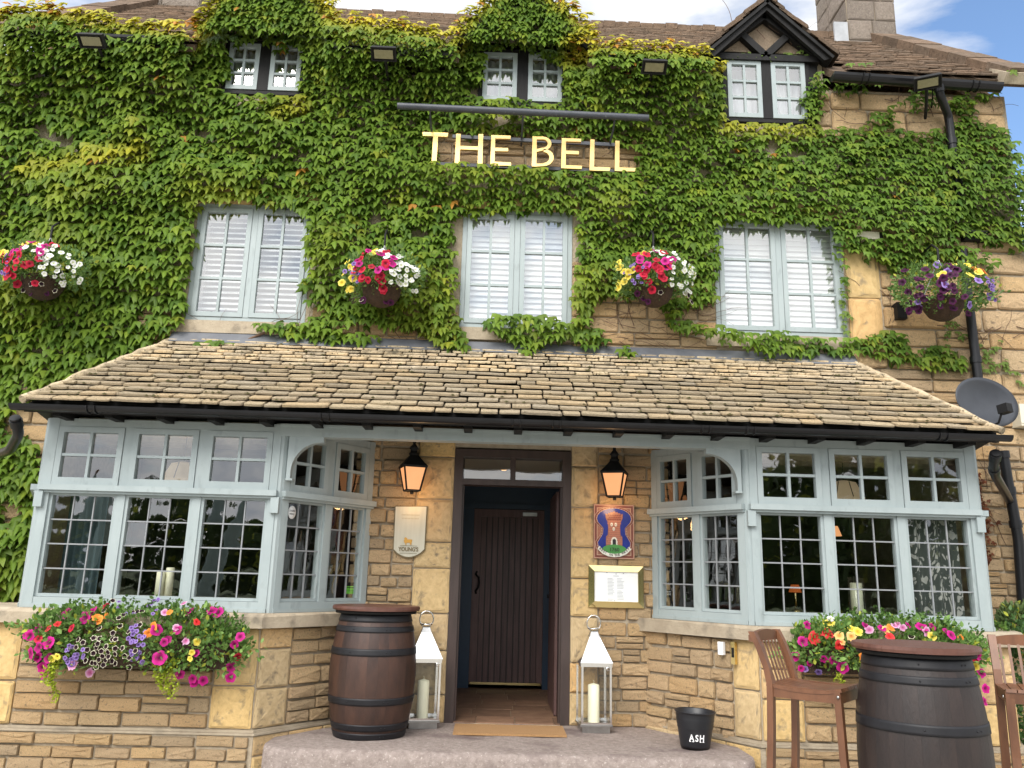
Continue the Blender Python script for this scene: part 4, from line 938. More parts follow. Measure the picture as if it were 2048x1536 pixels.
letter([Q((1127, 798), (1152, 799), (1149, 975), (1122, 973))]+[Q((1152.5, 799), (1186, 799.5), (1186, 815.5), (1152.3, 815))]+arcs(1186, 840, 52, 40.5, 22)+[Q((1151.5, 872), (1186, 864), (1190, 880), (1151, 888))]+arcs(1192, 921, 59, 50, 25)+[Q((1149.5, 957), (1192, 957), (1192, 971), (1149.3, 974))])
letter([Q((1298, 808), (1323, 809), (1320, 985), (1294, 983)), Q((1323.5, 809), (1412, 812), (1411, 830), (1322.5, 827)), Q((1322, 881), (1398, 884), (1398, 903), (1321, 900)), Q((1320.5, 966), (1416, 970), (1414, 988), (1320, 985))])
letter([Q((1465, 815), (1490, 816), (1486, 998), (1460, 996)), Q((1486.5, 976), (1582, 980), (1577, 1000), (1486, 998))])
letter([Q((1611, 823), (1636, 824), (1634, 1001), (1608, 999)), Q((1634.5, 979), (1730, 983), (1725, 1003), (1634, 1001))])
m_rail = mat('dark slate grey metal', (.035, .04, .05), (.06, .065, .08), rough=.45, nscale=12, speck=(60, .66, .7, (.2, .2, .2)))
for (a, b) in (((905, 273), (1230, 290)), ((872, 328), (1262, 344))):
    A_, B_ = P(*a, -.11), P(*b, -.11); MB().bar(A_, B_, .02, .032).build('rail', m_rail, sign)
A_, B_ = P(795, 212, -.42), P(1297, 236, -.42); bar = MB(); bar.tube([A_, B_], .030, 14); bar.build('bar_light', m_rail, sign)
for u, v in ((860, 216), (1046, 226), (1230, 234)):
    a = P(u, v, -.42); MB().tube([a, a+Vector((0, .10, -.06)), Vector((a.x, -.02, a.z-.09))], .009, 6).build('bracket', m_rail, sign)

# ================================================================== FLOODLIGHTS
fm_ = MB(); fm_.box(-.105, .105, -.02, .02, -.055, .055); fm_.box(-.112, .112, -.032, -.020, -.063, -.052); fm_.box(-.112, .112, -.032, -.020, .052, .063); fm_.box(-.112, -.100, -.032, -.020, -.052, .052); fm_.box(.100, .112, -.032, -.020, -.052, .052)
for k in range(7): fm_.box(-.08, .08, .02, .035, -.045+k*.015-.002, -.045+k*.015+.002)
fbody = fm_.mesh('housing', m_blackmat); flens = MB().box(-.082, .082, -.0315, -.0205, -.038, .038).mesh('lens', mat('floodlight lens', (.20, .185, .10), (.25, .23, .13), rough=.25, nscale=30))
def flood(u, v, label, tilt=-62, rz=0, arm=None):
    p = P(u, v, -.52); t = thing('floodlight', label, 'floodlight', p, group='security floodlights under the eaves')
    for nm, me in (('housing', fbody), ('lens', flens)): obj(nm, me, t, (0, 0, 0), (R(58), 0, R(rz)))
    mb = MB(); mb.box(-.09, .09, .02, .05, .055, .075); mb.box(-.012, .012, -.01, .06, .0, .06); mb.tube([(0, .05, .03), (0, .25, -.05), (0, .50, -.08)], .014, 6); mb.tube([(.05, .03, .06), (.06, .3, .03), (.06, .5, .02)], .006, 5)
    mb.build('bracket', m_blackmat, t, rot=(0, 0, R(rz))); return t
flood(185, 80, 'black floodlight at the far left among yellow ivy under the eaves')
flood(768, 106, 'black floodlight between the left and middle dormers')
flood(1308, 132, 'black floodlight between the middle and right dormers')
flood(1855, 163, 'black floodlight on a long arm beside the bare gutter at the right', rz=-25)

# ================================================================== WALL LANTERNS
m_glow = mat('lit frosted lamp glass', (1.0, .40, .15), (1.0, .47, .20), rough=.4, emit=.62, nscale=3)
_b = m_glow.node_tree.nodes['Principled BSDF']
for _l in list(_b.inputs['Base Color'].links): m_glow.node_tree.links.remove(_l)
_b.inputs['Base Color'].default_value = (.08, .05, .03, 1)
m_bulb = mat('lit bulb glow', (1.0, .66, .22), (1, .7, .28), rough=.4, emit=2.2)
def wall_lamp(u, v, label, rz):
    p = P(u, v, -.16); t = thing('wall_lantern', label, 'lantern', p, rz, group='lit wall lanterns beside the entrance')
    h0, h1, r0, r1 = -.095, .095, .062*1.25, .105*1.22
    s2 = math.sqrt(2)/2
    cb = [(r0*s2*sx_, r0*s2*sy_, h0) for sx_, sy_ in ((-1, -1), (1, -1), (1, 1), (-1, 1))]; ct = [(r1*s2*sx_, r1*s2*sy_, h1) for sx_, sy_ in ((-1, -1), (1, -1), (1, 1), (-1, 1))]
    for k in range(4):
        j = (k+1) % 4; q = [Vector(cb[k]), Vector(cb[j]), Vector(ct[j]), Vector(ct[k])]; MB().add([v_*.97 for v_ in q], [(0, 1, 2, 3)]).build('lamp_glass', m_glow, t)
        MB().bar(cb[k], ct[k], .011, .011).build('frame_bar', m_blackmat, t)
    mb = MB()
    for c_ in (cb, ct):
        for k in range(4): mb.bar(c_[k], c_[(k+1) % 4], .012, .012)
    mb.add([Vector(x) for x in cb], [(0, 1, 2, 3)]); mb.lathe([(.012, h0-.03), (.016, h0-.018), (.01, h0)], 8); mb.build('base', m_blackmat, t)
    mb = MB(); a0 = R(45)
    mb.lathe([(r1*1.10, h1-.004), (r1*1.12, h1+.010), (r1*.85, h1+.038), (r1*.55, h1+.075), (r1*.36, h1+.10), (0.001, h1+.101)], 4, a0=a0, smooth=False)
    mb.lathe([(.038, h1+.10), (.042, h1+.115), (.030, h1+.125), (.030, h1+.15), (.040, h1+.155), (.028, h1+.175), (.012, h1+.195), (.015, h1+.21), (.004, h1+.235)], 10); mb.build('cap', m_blackmat, t)
    mb = MB(); mb.tube([(0, 0, h1+.12), (0, .06, h1+.16), (0, .13, h1+.10), (0, .15, h1+.02)], .012, 7); mb.box(-.03, .03, .142, .156, h1-.05, h1+.12); mb.build('wall_bracket', m_blackmat, t, rot=(0, 0, -rz))
    ld = bpy.data.lights.new('lantern_light', 'POINT'); ld.energy = .9; ld.color = (1, .58, .25); ld.shadow_soft_size = .05
    lo = bpy.data.objects.new('lantern_light', ld); col.objects.link(lo); lo.parent = t; lo.location = (0, -.04, -.19)
    return t
wall_lamp(825, 958, 'lit black wall lantern to the left of the door, above the cream plaque', R(18))
wall_lamp(1229, 970, 'lit black wall lantern to the right of the door, above the ceramic tower plaque', R(-18))

# ================================================================== PLAQUES
yp = -.045; a = P(790, 1012, yp); b = P(855, 1012, yp); c = P(850, 1100, yp); d = P(786, 1100, yp); e = P(818, 1116, yp)
m_plq = mat('cream grey plaque', (.50, .48, .38), (.58, .56, .46), rough=.55, nscale=5, stretch=(6, 1, .5)); m_brown = mat('bronze lettering', (.16, .12, .05), rough=.5); m_ram = mat('gold ram emblem', (.55, .30, .06), rough=.4, metal=.4)
pq = thing('brewery_plaque', "cream plaque reading YOUNG'S under a gold ram on the wall left of the door", 'plaque', (a+c)/2)
o3 = (a+c)/2
def rel_(pts): return [(p.x-o3.x, p.y-o3.y, p.z-o3.z) for p in pts]
outl = [a, b, c]
for k in range(1, 8): t = k/8; outl.append(c.lerp(d, t)+Vector((0, 0, (e.z-(c.z+d.z)/2)*math.sin(math.pi*t)**.8)))
outl.append(d); outl = [Vector(v) for v in rel_(outl)]
MB().prism(outl, (0, .03, 0)).build('rim', m_brown, pq); MB().prism([Vector((v.x*.95, -.006, v.z*.965)) for v in outl], (0, .008, 0)).build('board', m_plq, pq)
ct_ = P(817, 1099, yp)-o3; obj('lettering', text_mesh("YOUNG'S", .046, m_brown, .002, .0012, sx=.82), pq, (ct_.x, -.010, ct_.z))
for zz, s_ in ((.030, 1), (-.030, -1)): MB().tube([(ct_.x+x, -.009, ct_.z+zz-s_*.3*x*x*(1 if s_ < 0 else .4)*(-1 if s_ < 0 else 1)) for x in (-.07, -.035, 0, .035, .07)], .0018, 4).build('scroll_line', m_brown, pq)
for zz, n_, w_ in ((P(817, 1030, yp).z-o3.z, 14, .15), (P(817, 1037, yp).z-o3.z, 12, .14)):
    mb = MB()
    for k in range(n_): x = -w_/2+w_*(k+.5)/n_; mb.box(x-.0035, x+.0035, -.0075, -.006, zz-.0045, zz+.0045)
    mb.build('raised_lettering', mat('faint lettering', (.42, .38, .26)), pq)
rc = P(817, 1083, yp)-o3; mb = MB()
prf = [(-.034, .0), (-.03, -.012), (-.024, -.012), (-.022, -.026), (-.014, -.026), (-.014, -.010), (.012, -.010), (.016, -.026), (.024, -.026), (.026, -.006), (.030, .010), (.024, .016), (-.008, .016), (-.012, .026), (-.024, .032), (-.034, .024), (-.030, .012), (-.036, .008)]
mb.prism([(rc.x+x*1.05, -.012, rc.z+z*1.05) for x, z in prf][::-1], (0, .006, 0)); mb.build('ram_emblem', m_ram, pq)
# ceramic plaque with the tower
yp = -.04; a = P(1187, 1008, yp); c = P(1269, 1119, yp); pc = (a+c)/2; W_, H_ = c.x-a.x, a.z-c.z
tp = thing('ceramic_plaque', 'glazed ceramic plaque of a red brick tower on blue reading 1760 BEST IN THE WEST', 'plaque', pc)
m_red = mat('red brown glaze', (.24, .085, .05), (.36, .16, .10), rough=.3, nscale=60); m_bl = mat('blue glaze', (.012, .022, .20), (.02, .035, .28), rough=.2, nscale=20); m_gr = mat('green glaze', (.05, .22, .045), (.07, .28, .06), rough=.3); m_wh = mat('cream white glaze', (.72, .70, .62), rough=.35); m_pk = mat('buff glazed line', (.55, .36, .25), rough=.4); m_bk = mat('black glaze', (.012, .01, .01), rough=.35); m_rdk = mat('dark red glaze', (.17, .035, .02), rough=.3)
MB().box(-W_/2, W_/2, -.004, .03, -H_/2, H_/2).build('tile_slab', m_red, tp)
def flat(nm, pts, y, mt, th=.003): MB().prism([(x*W_, y, z*H_) for x, z in pts][::-1], (0, th, 0)).build(nm, mt, tp)
def frame_line(nm, w, y, mt, i):
    mb = MB(); x, z = W_/2-i, H_/2-i; mb.box(-x, x, y, y+.003, z-w, z); mb.box(-x, x, y, y+.003, -z, -z+w); mb.box(-x, -x+w, y, y+.003, -z+w, z-w); mb.box(x-w, x, y, y+.003, -z+w, z-w); mb.build(nm, mt, tp)
frame_line('border_line', .004, -.0075, m_pk, .004); frame_line('border_line', .010, -.007, m_rdk, .014); frame_line('border_line', .004, -.0075, m_pk, .029)
def keyhole(k):
    o = []
    for i in range(13): t = R(-20)+R(220)*i/12; o.append((math.cos(t)*.38*k, .235+math.sin(t)*.175*k))
    o += [(-.24*k, .06), (-.25*k, -.05), (-.36*k, -.20), (-.34*k, -.32), (0, -.36*k), (.34*k, -.32), (.36*k, -.20), (.25*k, -.05), (.24*k, .06)]
    return o[::-1]
flat('arched_band', keyhole(1.30), -.0085, m_pk); flat('arched_band', keyhole(1.26), -.0105, m_rdk); flat('arched_band', keyhole(1.14), -.0125, m_pk); flat('blue_field', keyhole(1.10), -.0145, m_bl)
for k in range(22):
    t = R(-15)+R(210)*k/21; x, z = math.cos(t)*.425*W_, .235*H_+math.sin(t)*.195*H_; MB().box(-.003, .003, -.013, -.0106, -.005, .005).build('border_letter', m_pk, tp, loc=(x, 0, z), rot=(0, R(90)-t, 0))
for s_ in (-1, 1):
    for k in range(9): MB().box(-.003, .003, -.013, -.0106, -.004, .004).build('border_letter', m_pk, tp, loc=(s_*W_*(.30+.12*max(0, (k-2)/6)), 0, H_*(.05-.045*k)), rot=(0, R(15*s_), 0))
tow = [(-.20, -.26), (-.20, -.10), (-.155, -.06), (-.145, .08), (-.16, .17), (-.205, .24), (-.215, .33), (-.15, .31), (-.15, .34), (-.09, .335), (-.09, .36), (-.03, .35), (-.03, .37), (.03, .37), (.03, .35), (.09, .36), (.09, .335), (.15, .34), (.15, .31), (.215, .33), (.205, .24), (.16, .17), (.145, .08), (.155, -.06), (.20, -.10), (.20, -.26)]
flat('tower', tow[::-1], -.0175, m_red)
for r_ in range(15):
    z = -.235+r_*.037; hw_ = .19 if z < -.09 else (.14 if z < .12 else .17)
    mb = MB(); 
    for q in range(6): x = -hw_+(q+.5*(r_ % 2)+.1)*hw_/3; mb.box(x*W_, min(x+hw_/3.6, hw_)*W_, -.0185, -.0175, z*H_, (z+.024)*H_)
    mb.build('tower_brick', m_rdk if r_ > 11 else mat('brick glaze', (.42, .16, .10), rough=.35), tp)
for x, z in ((-.06, .125), (.04, .125), (-.01, .045)):
    MB().lathe([(.004, 0), (.012, 0), (.0122, .002), (.0042, .002)], 10).build('window_ring', m_wh, tp, loc=(x*W_, -.0185, z*H_), rot=(R(90), 0, 0), scale=(.9, 1.35, 1))
flat('door_surround', [(-.075, -.27), (-.085, -.24), (-.07, -.22), (-.085, -.19), (-.07, -.17), (-.07, -.14), (-.03, -.105), (.03, -.105), (.07, -.14), (.07, -.17), (.085, -.19), (.07, -.22), (.085, -.24), (.075, -.27)][::-1], -.0205, m_wh); flat('tower_door', [(-.042, -.27), (-.042, -.155), (0, -.13), (.042, -.155), (.042, -.27)][::-1], -.0225, m_bk)
flat('green_mound', [(.30*math.cos(t), -.335+.095*math.sin(t)) for t in [math.pi*k/12 for k in range(13)]]+[(-.2, -.39), (0, -.41), (.2, -.39)], -.0245, m_gr)
flat('banner', [(-.36, -.27), (-.27, -.345), (-.15, -.395), (0, -.41), (.15, -.395), (.27, -.345), (.36, -.27), (.41, -.325), (.29, -.41), (.15, -.455), (0, -.47), (-.15, -.455), (-.29, -.41), (-.41, -.325)], -.0265, m_wh)
obj('date_lettering', text_mesh('1760', .042, m_bk, .001, .0006), tp, (0, -.0262, -.335*H_))
for k, ch in enumerate('BEST IN THE WEST'):
    if ch == ' ': continue
    t = (k-7.5)/7.5; x = t*.345; z = -.437+.115*abs(t)**1.8; obj('banner_letter', text_mesh(ch, .026, m_bk, .0008, .0005), tp, (x*W_, -.0285, z*H_), (0, -R(34)*t, 0))
# brass menu frame
yp = -.05; a = P(1177, 1130, yp); c = P(1288, 1217, yp); pc = (a+c)/2; W_, H_ = c.x-a.x, a.z-c.z
mf = thing('menu_case', 'polished brass frame with a printed white menu, on the wall right of the door', 'menu frame', pc)
mb = MB(); i = .048
for (x0, z0, x1, z1) in ((-1, -1, 1, -1), (1, -1, 1, 1), (1, 1, -1, 1), (-1, 1, -1, -1)):
    o1, o2 = Vector((x0*W_/2, 0, z0*H_/2)), Vector((x1*W_/2, 0, z1*H_/2)); i1, i2 = Vector((x0*(W_/2-i), -.014, z0*(H_/2-i))), Vector((x1*(W_/2-i), -.014, z1*(H_/2-i)))
    j1, j2 = Vector((x0*(W_/2-i), .01, z0*(H_/2-i))), Vector((x1*(W_/2-i), .01, z1*(H_/2-i))); MB().add([o1, o2, i2, i1, j1, j2, o1+Vector((0, .045, 0)), o2+Vector((0, .045, 0))], [(0, 1, 2, 3), (3, 2, 5, 4), (0, 6, 7, 1)]).build('frame_rail', m_brass, mf)
MB().box(-W_/2+i, W_/2-i, .0, .01, -H_/2+i, H_/2-i).build('paper', mat('white menu paper', (.78, .80, .80), (.82, .83, .83), rough=.6, nscale=3), mf)
m_ink = mat('grey print', (.35, .37, .38)); r9 = random.Random(3)
mb = MB()
for k in range(19):
    z = H_/2-i-.055-k*.0108
    for x0 in (-.070, .008):
        w_ = r9.uniform(.035, .058)
        if r9.random() < .93: mb.box(x0, x0+w_, -.0012, 0, z-.0016, z+.0016)
mb.box(-.022, .022, -.0012, 0, H_/2-i-.036, H_/2-i-.032); mb.box(-.004, .004, -.0012, 0, H_/2-i-.022, H_/2-i-.014); mb.build('printed_lines', m_ink, mf)
for x, z in ((-.075, H_/2-i-.008), (.06, H_/2-i-.012), (-.012, -H_/2+i+.01)): MB().lathe([(.003, 0), (.003, .004), (.0001, .005)], 6).build('pin', m_blackmat, mf, loc=(x, -.001, z), rot=(R(90), 0, 0))
a = P(1289, 1138, -.03); b = P(1305, 1140, -.03); c = P(1312, 1130, -.05); tag(MB().tube([a, b, c, c+Vector((.005, 0, .1))], .0035, 6).build('cable', mat('grey cable', (.35, .33, .30)), None), 'thin grey cable running from the brass menu frame to the right bay window', 'cable')

# ================================================================== BARRELS
m_stave = mat('dark oak stave', (.020, .010, .008), (.066, .031, .020), rough=.5, nscale=5, stretch=(1.5, 1.5, .6), rand=[(.9, .9, .92), (1.05, 1, .97), (.95, .92, .92), (1.12, 1.05, 1)], bump=.4, bscale=50)
m_stave2 = mat('blackened oak stave', (.010, .007, .007), (.028, .018, .015), rough=.5, nscale=5, stretch=(1.5, 1.5, .6), rand=[(.92, .92, .95), (1.08, 1.02, 1), (.95, .93, .93)], bump=.4, bscale=50)
m_hoop = mat('black painted hoop', (.007, .007, .009), (.014, .014, .017), rough=.5, spec=.35, nscale=12)
m_top = mat('red brown table top', (.075, .028, .020), (.135, .058, .040), rough=.45, nscale=4, stretch=(1, 7, 1), bump=.3, bscale=40)
def barrel(loc, H, rb, label, mst, topr, topr_ang, planks, nst=26, tt=.03):
    t = thing('barrel_table', label, 'barrel', loc)
    re = rb*.80
    prof = lambda z: re+(rb-re)*(1-((z/H-.5)*2)**2)
    nz_ = 12; da = 2*math.pi/nst; vs = []; 
    for k in range(nz_+1):
        z = H*k/nz_; r_ = prof(z)
        for j in range(4): a = -da/2*.996+da*.996*j/3; vs.append((r_*math.cos(a), r_*math.sin(a), z))
    for k in range(nz_+1):
        z = H*k/nz_; r_ = prof(z)-.02
        for a in (-da/2, da/2): vs.append((r_*math.cos(a), r_*math.sin(a), z))
    fs = [(k*4+j, k*4+j+1, (k+1)*4+j+1, (k+1)*4+j) for k in range(nz_) for j in range(3)]; o = (nz_+1)*4
    fs += [(k*4+3, o+k*2+1, o+k*2+3, (k+1)*4+3) for k in range(nz_)]+[(o+k*2, k*4, (k+1)*4, o+k*2+2) for k in range(nz_)]
    no_ = (nz_+1)*3*1; fo = [f for f in fs if max(f) < o]; fi = [f for f in fs if max(f) >= o]
    me = MB().add(vs, fo, 0, True).add(vs, fi, 0, False).mesh('stave', mst)
    for k in range(nst): obj('stave', me, t, rot=(0, 0, k*da))
    MB().lathe([(.001, H-.03), (re-.015, H-.03)], nst).build('barrel_head', mst, t)
    for z0, z1 in ((.0, .045), (.06, .105), (H*.275, H*.275+.048), (H*.665, H*.665+.048), (H-.125, H-.085), (H-.055, H-.002)):
        mb = MB(); n = 4; pr = [(prof(max(0, min(H, z0+(z1-z0)*k/n)))+.005, z0+(z1-z0)*k/n) for k in range(n+1)]; mb.lathe([(pr[0][0]-.006, z0)]+pr+[(pr[-1][0]-.006, z1)], 52); h = mb.build('hoop', m_hoop, t)
        if .1 < z0 < H-.1 or True:
            for a in (-2.0, -1.15, -1.05):
                zc = (z0+z1)/2; rr = prof(zc)+.006; MB().lathe([(.0045, 0), (.004, .003), (.0005, .004)], 7).build('rivet', m_hoop, h, loc=(rr*math.cos(a), rr*math.sin(a), zc), rot=(R(90), 0, a+R(90)))
    # table top of planks on a black ring
    MB().lathe([(.001, H), (topr*.92, H), (topr*.92, H+.022), (.001, H+.022)], 40).build('table_base', m_blackmat, t)
    n = planks; w = 2*topr/n
    top_z = H+.0225
    for k in range(n):
        y0, y1 = -topr+k*w+.001, -topr+(k+1)*w-.001; pts = []; m = 7
        for j in range(m+1): y = y0+(y1-y0)*j/m; pts.append((math.sqrt(max(0, topr**2-y*y)), y))
        for j in range(m+1): y = y1+(y0-y1)*j/m; pts.append((-math.sqrt(max(0, topr**2-y*y)), y))
        nn = len(pts); v_ = [(x*.975, y, 0) for x, y in pts]+[(x, y, tt*.45) for x, y in pts]+[(x*.98, y, tt) for x, y in pts]
        MB().add(v_, [tuple(range(nn))[::-1], tuple(range(2*nn, 3*nn))]+[(q, (q+1) % nn, (q+1) % nn+nn, q+nn) for q in range(nn)]+[(q+nn, (q+1) % nn+nn, (q+1) % nn+2*nn, q+2*nn) for q in range(nn)]).build('plank', m_top, t, loc=(0, 0, top_z), rot=(0, 0, topr_ang))
    return t
barrel((-1.005, -.52, 0), .845, .315, 'brown oak barrel table with black hoops on the step left of the door', m_stave, .325, R(12), 5)
barrel((2.06, -2.45, -.24), 1.04, .312, 'larger dark oak barrel table between the two wooden stools', m_stave2, .308, R(-8), 6)

# ================================================================== STOOLS
def stool(loc, rz, label):
    t = thing('bar_stool', label, 'bar stool', loc, rz, group='wooden bar stools at the right barrel')   # faces local +x
    sw, sd, sh, bh = .40, .40, .84, 1.11
    def leg(pts, w=.042, d=.034):
        mb = MB(); vs = [(x+i*d/2, y+j*w/2, z) for x, y, z in pts for i, j in ((-1, -1), (1, -1), (1, 1), (-1, 1))]; n = len(pts)
        mb.add(vs, [(k*4+q, k*4+(q+1) % 4, k*4+4+(q+1) % 4, k*4+4+q) for k in range(n-1) for q in range(4)]+[(3, 2, 1, 0), (4*n-4, 4*n-3, 4*n-2, 4*n-1)])
        return mb
    for s in (-1, 1):
        y = s*(sw/2-.02)
        n = 7; pts = []
        for k in range(n+1): z = sh*k/n; pts.append((-sd/2+.02-.05*(1-(z/sh))**1.6, y*(1+.04*(1-z/sh)), z))
        pts += [(-sd/2+.005, y, sh+.08), (-sd/2-.035, y, sh+.19), (-sd/2-.075, y, bh)]
        leg(pts).build('rear_leg', m_teak, t)
        leg([(sd/2+.035, y*1.06, 0), (sd/2-.01, y*1.01, sh*.6), (sd/2-.02, y, sh-.005)]).build('front_leg', m_teak, t)
        MB().bar((-sd/2, y, sh-.035), (sd/2-.02, y, sh-.035), .026, .062).build('apron', m_teak, t)
        MB().bar((-sd/2-.01, y*1.03, .285), (sd/2+.01, y*1.03, .285), .022, .04).build('stretcher', m_teak, t)
    MB().bar((sd/2-.015, -sw/2+.02, sh-.035), (sd/2-.015, sw/2-.02, sh-.035), .026, .058).build('apron', m_teak, t)
    MB().bar((-sd/2+.015, -sw/2+.02, sh-.035), (-sd/2+.015, sw/2-.02, sh-.035), .026, .058).build('apron', m_teak, t)
    for x, z in ((sd/2+.008, .23), (-sd/2-.012, .335)): MB().bar((x, -sw/2+.03, z), (x, sw/2-.03, z), .022, .04).build('stretcher', m_teak, t)
    n = 7; ww = sw/n; me = MesH = None
    for k in range(n): 
        y = -sw/2+(k+.5)*ww; mb = MB(); m = 6
        pts = [(-sd/2+sd*j/m-.0, y, sh-.004-.016*math.sin(math.pi*j/m)+.006*(j == m)) for j in range(m+1)]
        for a, b in zip(pts[:-1], pts[1:]): mb.bar(a, Vector(b)+Vector((.002, 0, 0)), ww-.006, .018)
        mb.build('seat_slat', m_teak, t)
    # curved top rail
    mb = MB(); n = 8; pr = [(-sd/2-.078+.0, (-1+2*k/n)*(sw/2), bh-.02+.028*(1-(-1+2*k/n)**2)) for k in range(n+1)]
    for k in range(n): a, b = pr[k], pr[k+1]; mb.add([(a[0]-.012, a[1], bh-.055), (b[0]-.012, b[1], bh-.055), (b[0]-.012, b[1], b[2]), (a[0]-.012, a[1], a[2]), (a[0]+.014, a[1], bh-.055), (b[0]+.014, b[1], bh-.055), (b[0]+.014, b[1], b[2]), (a[0]+.014, a[1], a[2])], [(0, 1, 2, 3), (7, 6, 5, 4), (3, 2, 6, 7), (0, 4, 5, 1)]+([(0, 3, 7, 4)] if k == 0 else [])+([(1, 5, 6, 2)] if k == n-1 else []))
    mb.build('top_rail', m_teak, t)
    for k in range(7):
        y = -sw/2+.055+k*(sw-.11)/6; MB().bar((-sd/2+.012, y, sh+.0), (-sd/2-.055, y, bh-.05), .014, .006, up=Vector((1, 0, 0))).build('back_slat', m_teak, t)
    for s in (-1, 1):
        for x, z in ((sd/2-.012, sh-.03), (sd/2+.012, .285), (-sd/2-.022, .285)): MB().lathe([(.008, 0), (.008, .004), (.0005, .005)], 8).build('bolt_head', m_steel, t, loc=(x, s*(sw/2+.0+.004)*1.03, z), rot=(R(-90*s), 0, 0))
    return t
stool((1.66, -2.10, -.24), R(-40), 'slatted wooden bar stool to the left of the large dark barrel')
stool((2.93, -2.10, -.24), R(246), 'slatted wooden bar stool cut by the right edge of the picture')

# ================================================================== FLOOR LANTERNS WITH CANDLES
def floor_lantern(x, y, rz, label, clabel):
    t = thing('floor_lantern', label, 'lantern', (x, y, 0), rz, group='polished steel lanterns beside the doorway'); w = .118; zb, zt = .052, .475
    MB().box(-w+.012, w-.012, -w+.012, w-.012, 0, .045).build('base', m_steel, t); MB().box(-w-.006, w+.006, -w-.006, w+.006, .045, .06).build('base_plate', m_steel, t)
    for sx_ in (-1, 1):
        for sy_ in (-1, 1): MB().box(*sorted((sx_*w, sx_*(w-.016))), *sorted((sy_*w, sy_*(w-.016))), .06, zt).build('post', m_chrome, t)
    mb = MB()
    for s in (-1, 1): mb.box(-w-.004, w+.004, *sorted((s*w*1.04, s*(w-.018))), zt, zt+.022); mb.box(*sorted((s*w*1.04, s*(w-.018))), -w+.018, w-.018, zt, zt+.022); mb.box(-w+.016, w-.016, *sorted((s*w*.99, s*(w-.012))), .06, .075)
    mb.build('rail', m_chrome, t)
    for k in range(4):
        MB().add([(-w+.016, -w+.006, .06), (w-.016, -w+.006, .06), (w-.016, -w+.006, zt), (-w+.016, -w+.006, zt)], [(0, 1, 2, 3)]).build('glass_pane', glass('lantern glass', (.95, .96, .95), 1.5, 0), t, rot=(0, 0, R(90*k)))
    s2 = math.sqrt(2); MB().lathe([((w+.008)*s2, zt+.022), ((w+.008)*s2, zt+.030), (.040*s2, zt+.215)], 4, a0=R(45), smooth=False).build('pyramid_roof', m_chrome, t)
    MB().lathe([(.040*s2, zt+.215), (.026*s2, zt+.255), (.030*s2, zt+.26), (.0005, zt+.262)], 4, a0=R(45), smooth=False).build('neck', m_steel, t)
    MB().lathe([(.001, zt+.268), (.050, zt+.272), (.052, zt+.278), (.03, zt+.288), (.001, zt+.292)], 20).build('smoke_cap', m_chrome, t)
    n = 22; MB().tube([(.054*math.sin(2*math.pi*k/n), 0, zt+.315-.062*math.cos(2*math.pi*k/n)) for k in range(n+1)], .0055, 7).build('ring_handle', m_chrome, t)
    MB().lathe([(.009, 0), (.016, .0), (.016, .003), (.009, .003)], 10).build('latch_ring', m_chrome, t, loc=(w-.03, -w-.004, zt-.012), rot=(R(90), 0, 0))
    cn = MB(); cn.lathe([(.001, .0605), (.044, .0605), (.045, .065), (.045, .325), (.040, .334), (.001, .345)], 24, (x, y, 0)); cn.tube([(x, y, .343), (x+.003, y, .356), (x-.002, y, .366)], .0018, 5)
    tag(cn.build('candle', m_wax, None), clabel, 'candle', 'candles in the floor lanterns'); return t
floor_lantern(-.655, -.17, R(10), 'polished steel lantern between the barrel and the doorway', 'cream pillar candle inside the lantern left of the doorway')
floor_lantern(.665, -.18, R(4), 'polished steel lantern right of the doorway under the brass menu frame', 'cream pillar candle inside the lantern right of the doorway')

# ================================================================== ASH BUCKET
bk = thing('ash_bucket', 'black metal ash bucket reading ASH, leaning slightly on the step', 'bucket', (1.305, -.76, 0.002), rot=(R(0), R(1.5), 0))
prf = [(.001, .004), (.094, .004), (.096, .0), (.100, .012)]
for k in range(20):
    z = .012+.223*k/19; rr = .100+.037*(z/.235); rib = .003 if 11 <= k <= 16 and k % 2 else 0; prf.append((rr+rib, z))
prf += [(.141, .238), (.146, .243), (.141, .248), (.135, .243), (.098, .02), (.001, .018)]
MB().lathe(prf, 40).build('pail', mat('matt black metal', (.010, .011, .014), (.016, .017, .021), rough=.38, nscale=9), bk)
for k, (ch, w_) in enumerate((('A', -.036), ('S', -.001), ('H', .034))):
    th = w_/.112; obj('lettering', text_mesh(ch, .062, m_white, .001, .0012, sx=.8), bk, (.1125*math.sin(th-.12), -.1125*math.cos(th-.12), .080), (R(8.5), 0, th-.12))
    if ch in 'AH':
        for dx in (-.010, .010): obj('serif', MB().box(-.006, .006, -.001, .001, -.0022, .0022).mesh('serif', m_white), bk, (.1135*math.sin(th-.12+dx/.112), -.1135*math.cos(th-.12+dx/.112), .0585), (R(8.5), 0, th-.12))
MB().lathe([(.001, .19), (.128, .19)], 30).build('ash_sand', mat('grey ash', (.12, .10, .09), (.2, .18, .16), rough=1, bump=1), bk)

# ================================================================== SMALL WALL THINGS
p = P(1448, 1297, -.60); q = P(1463, 1306, -.62)
tag(MB().box(-.022, .022, -.02, .01, -.045, .045).build('switch_box', m_white, None, loc=(1.560, -.603, .66), rot=(0, 0, R(-50))), 'small white plastic box just below the right bay sill', 'box')
kb = thing('brass_lock_plate', 'small brass plate with black slots below the right bay sill', 'plate', (1.628, -.682, .635), R(-50))
MB().box(-.017, .017, -.02, .01, -.078, .078).build('plate', m_brass, kb); MB().box(-.009, .009, -.024, -.019, -.03, .038).build('slot', m_blackmat, kb)
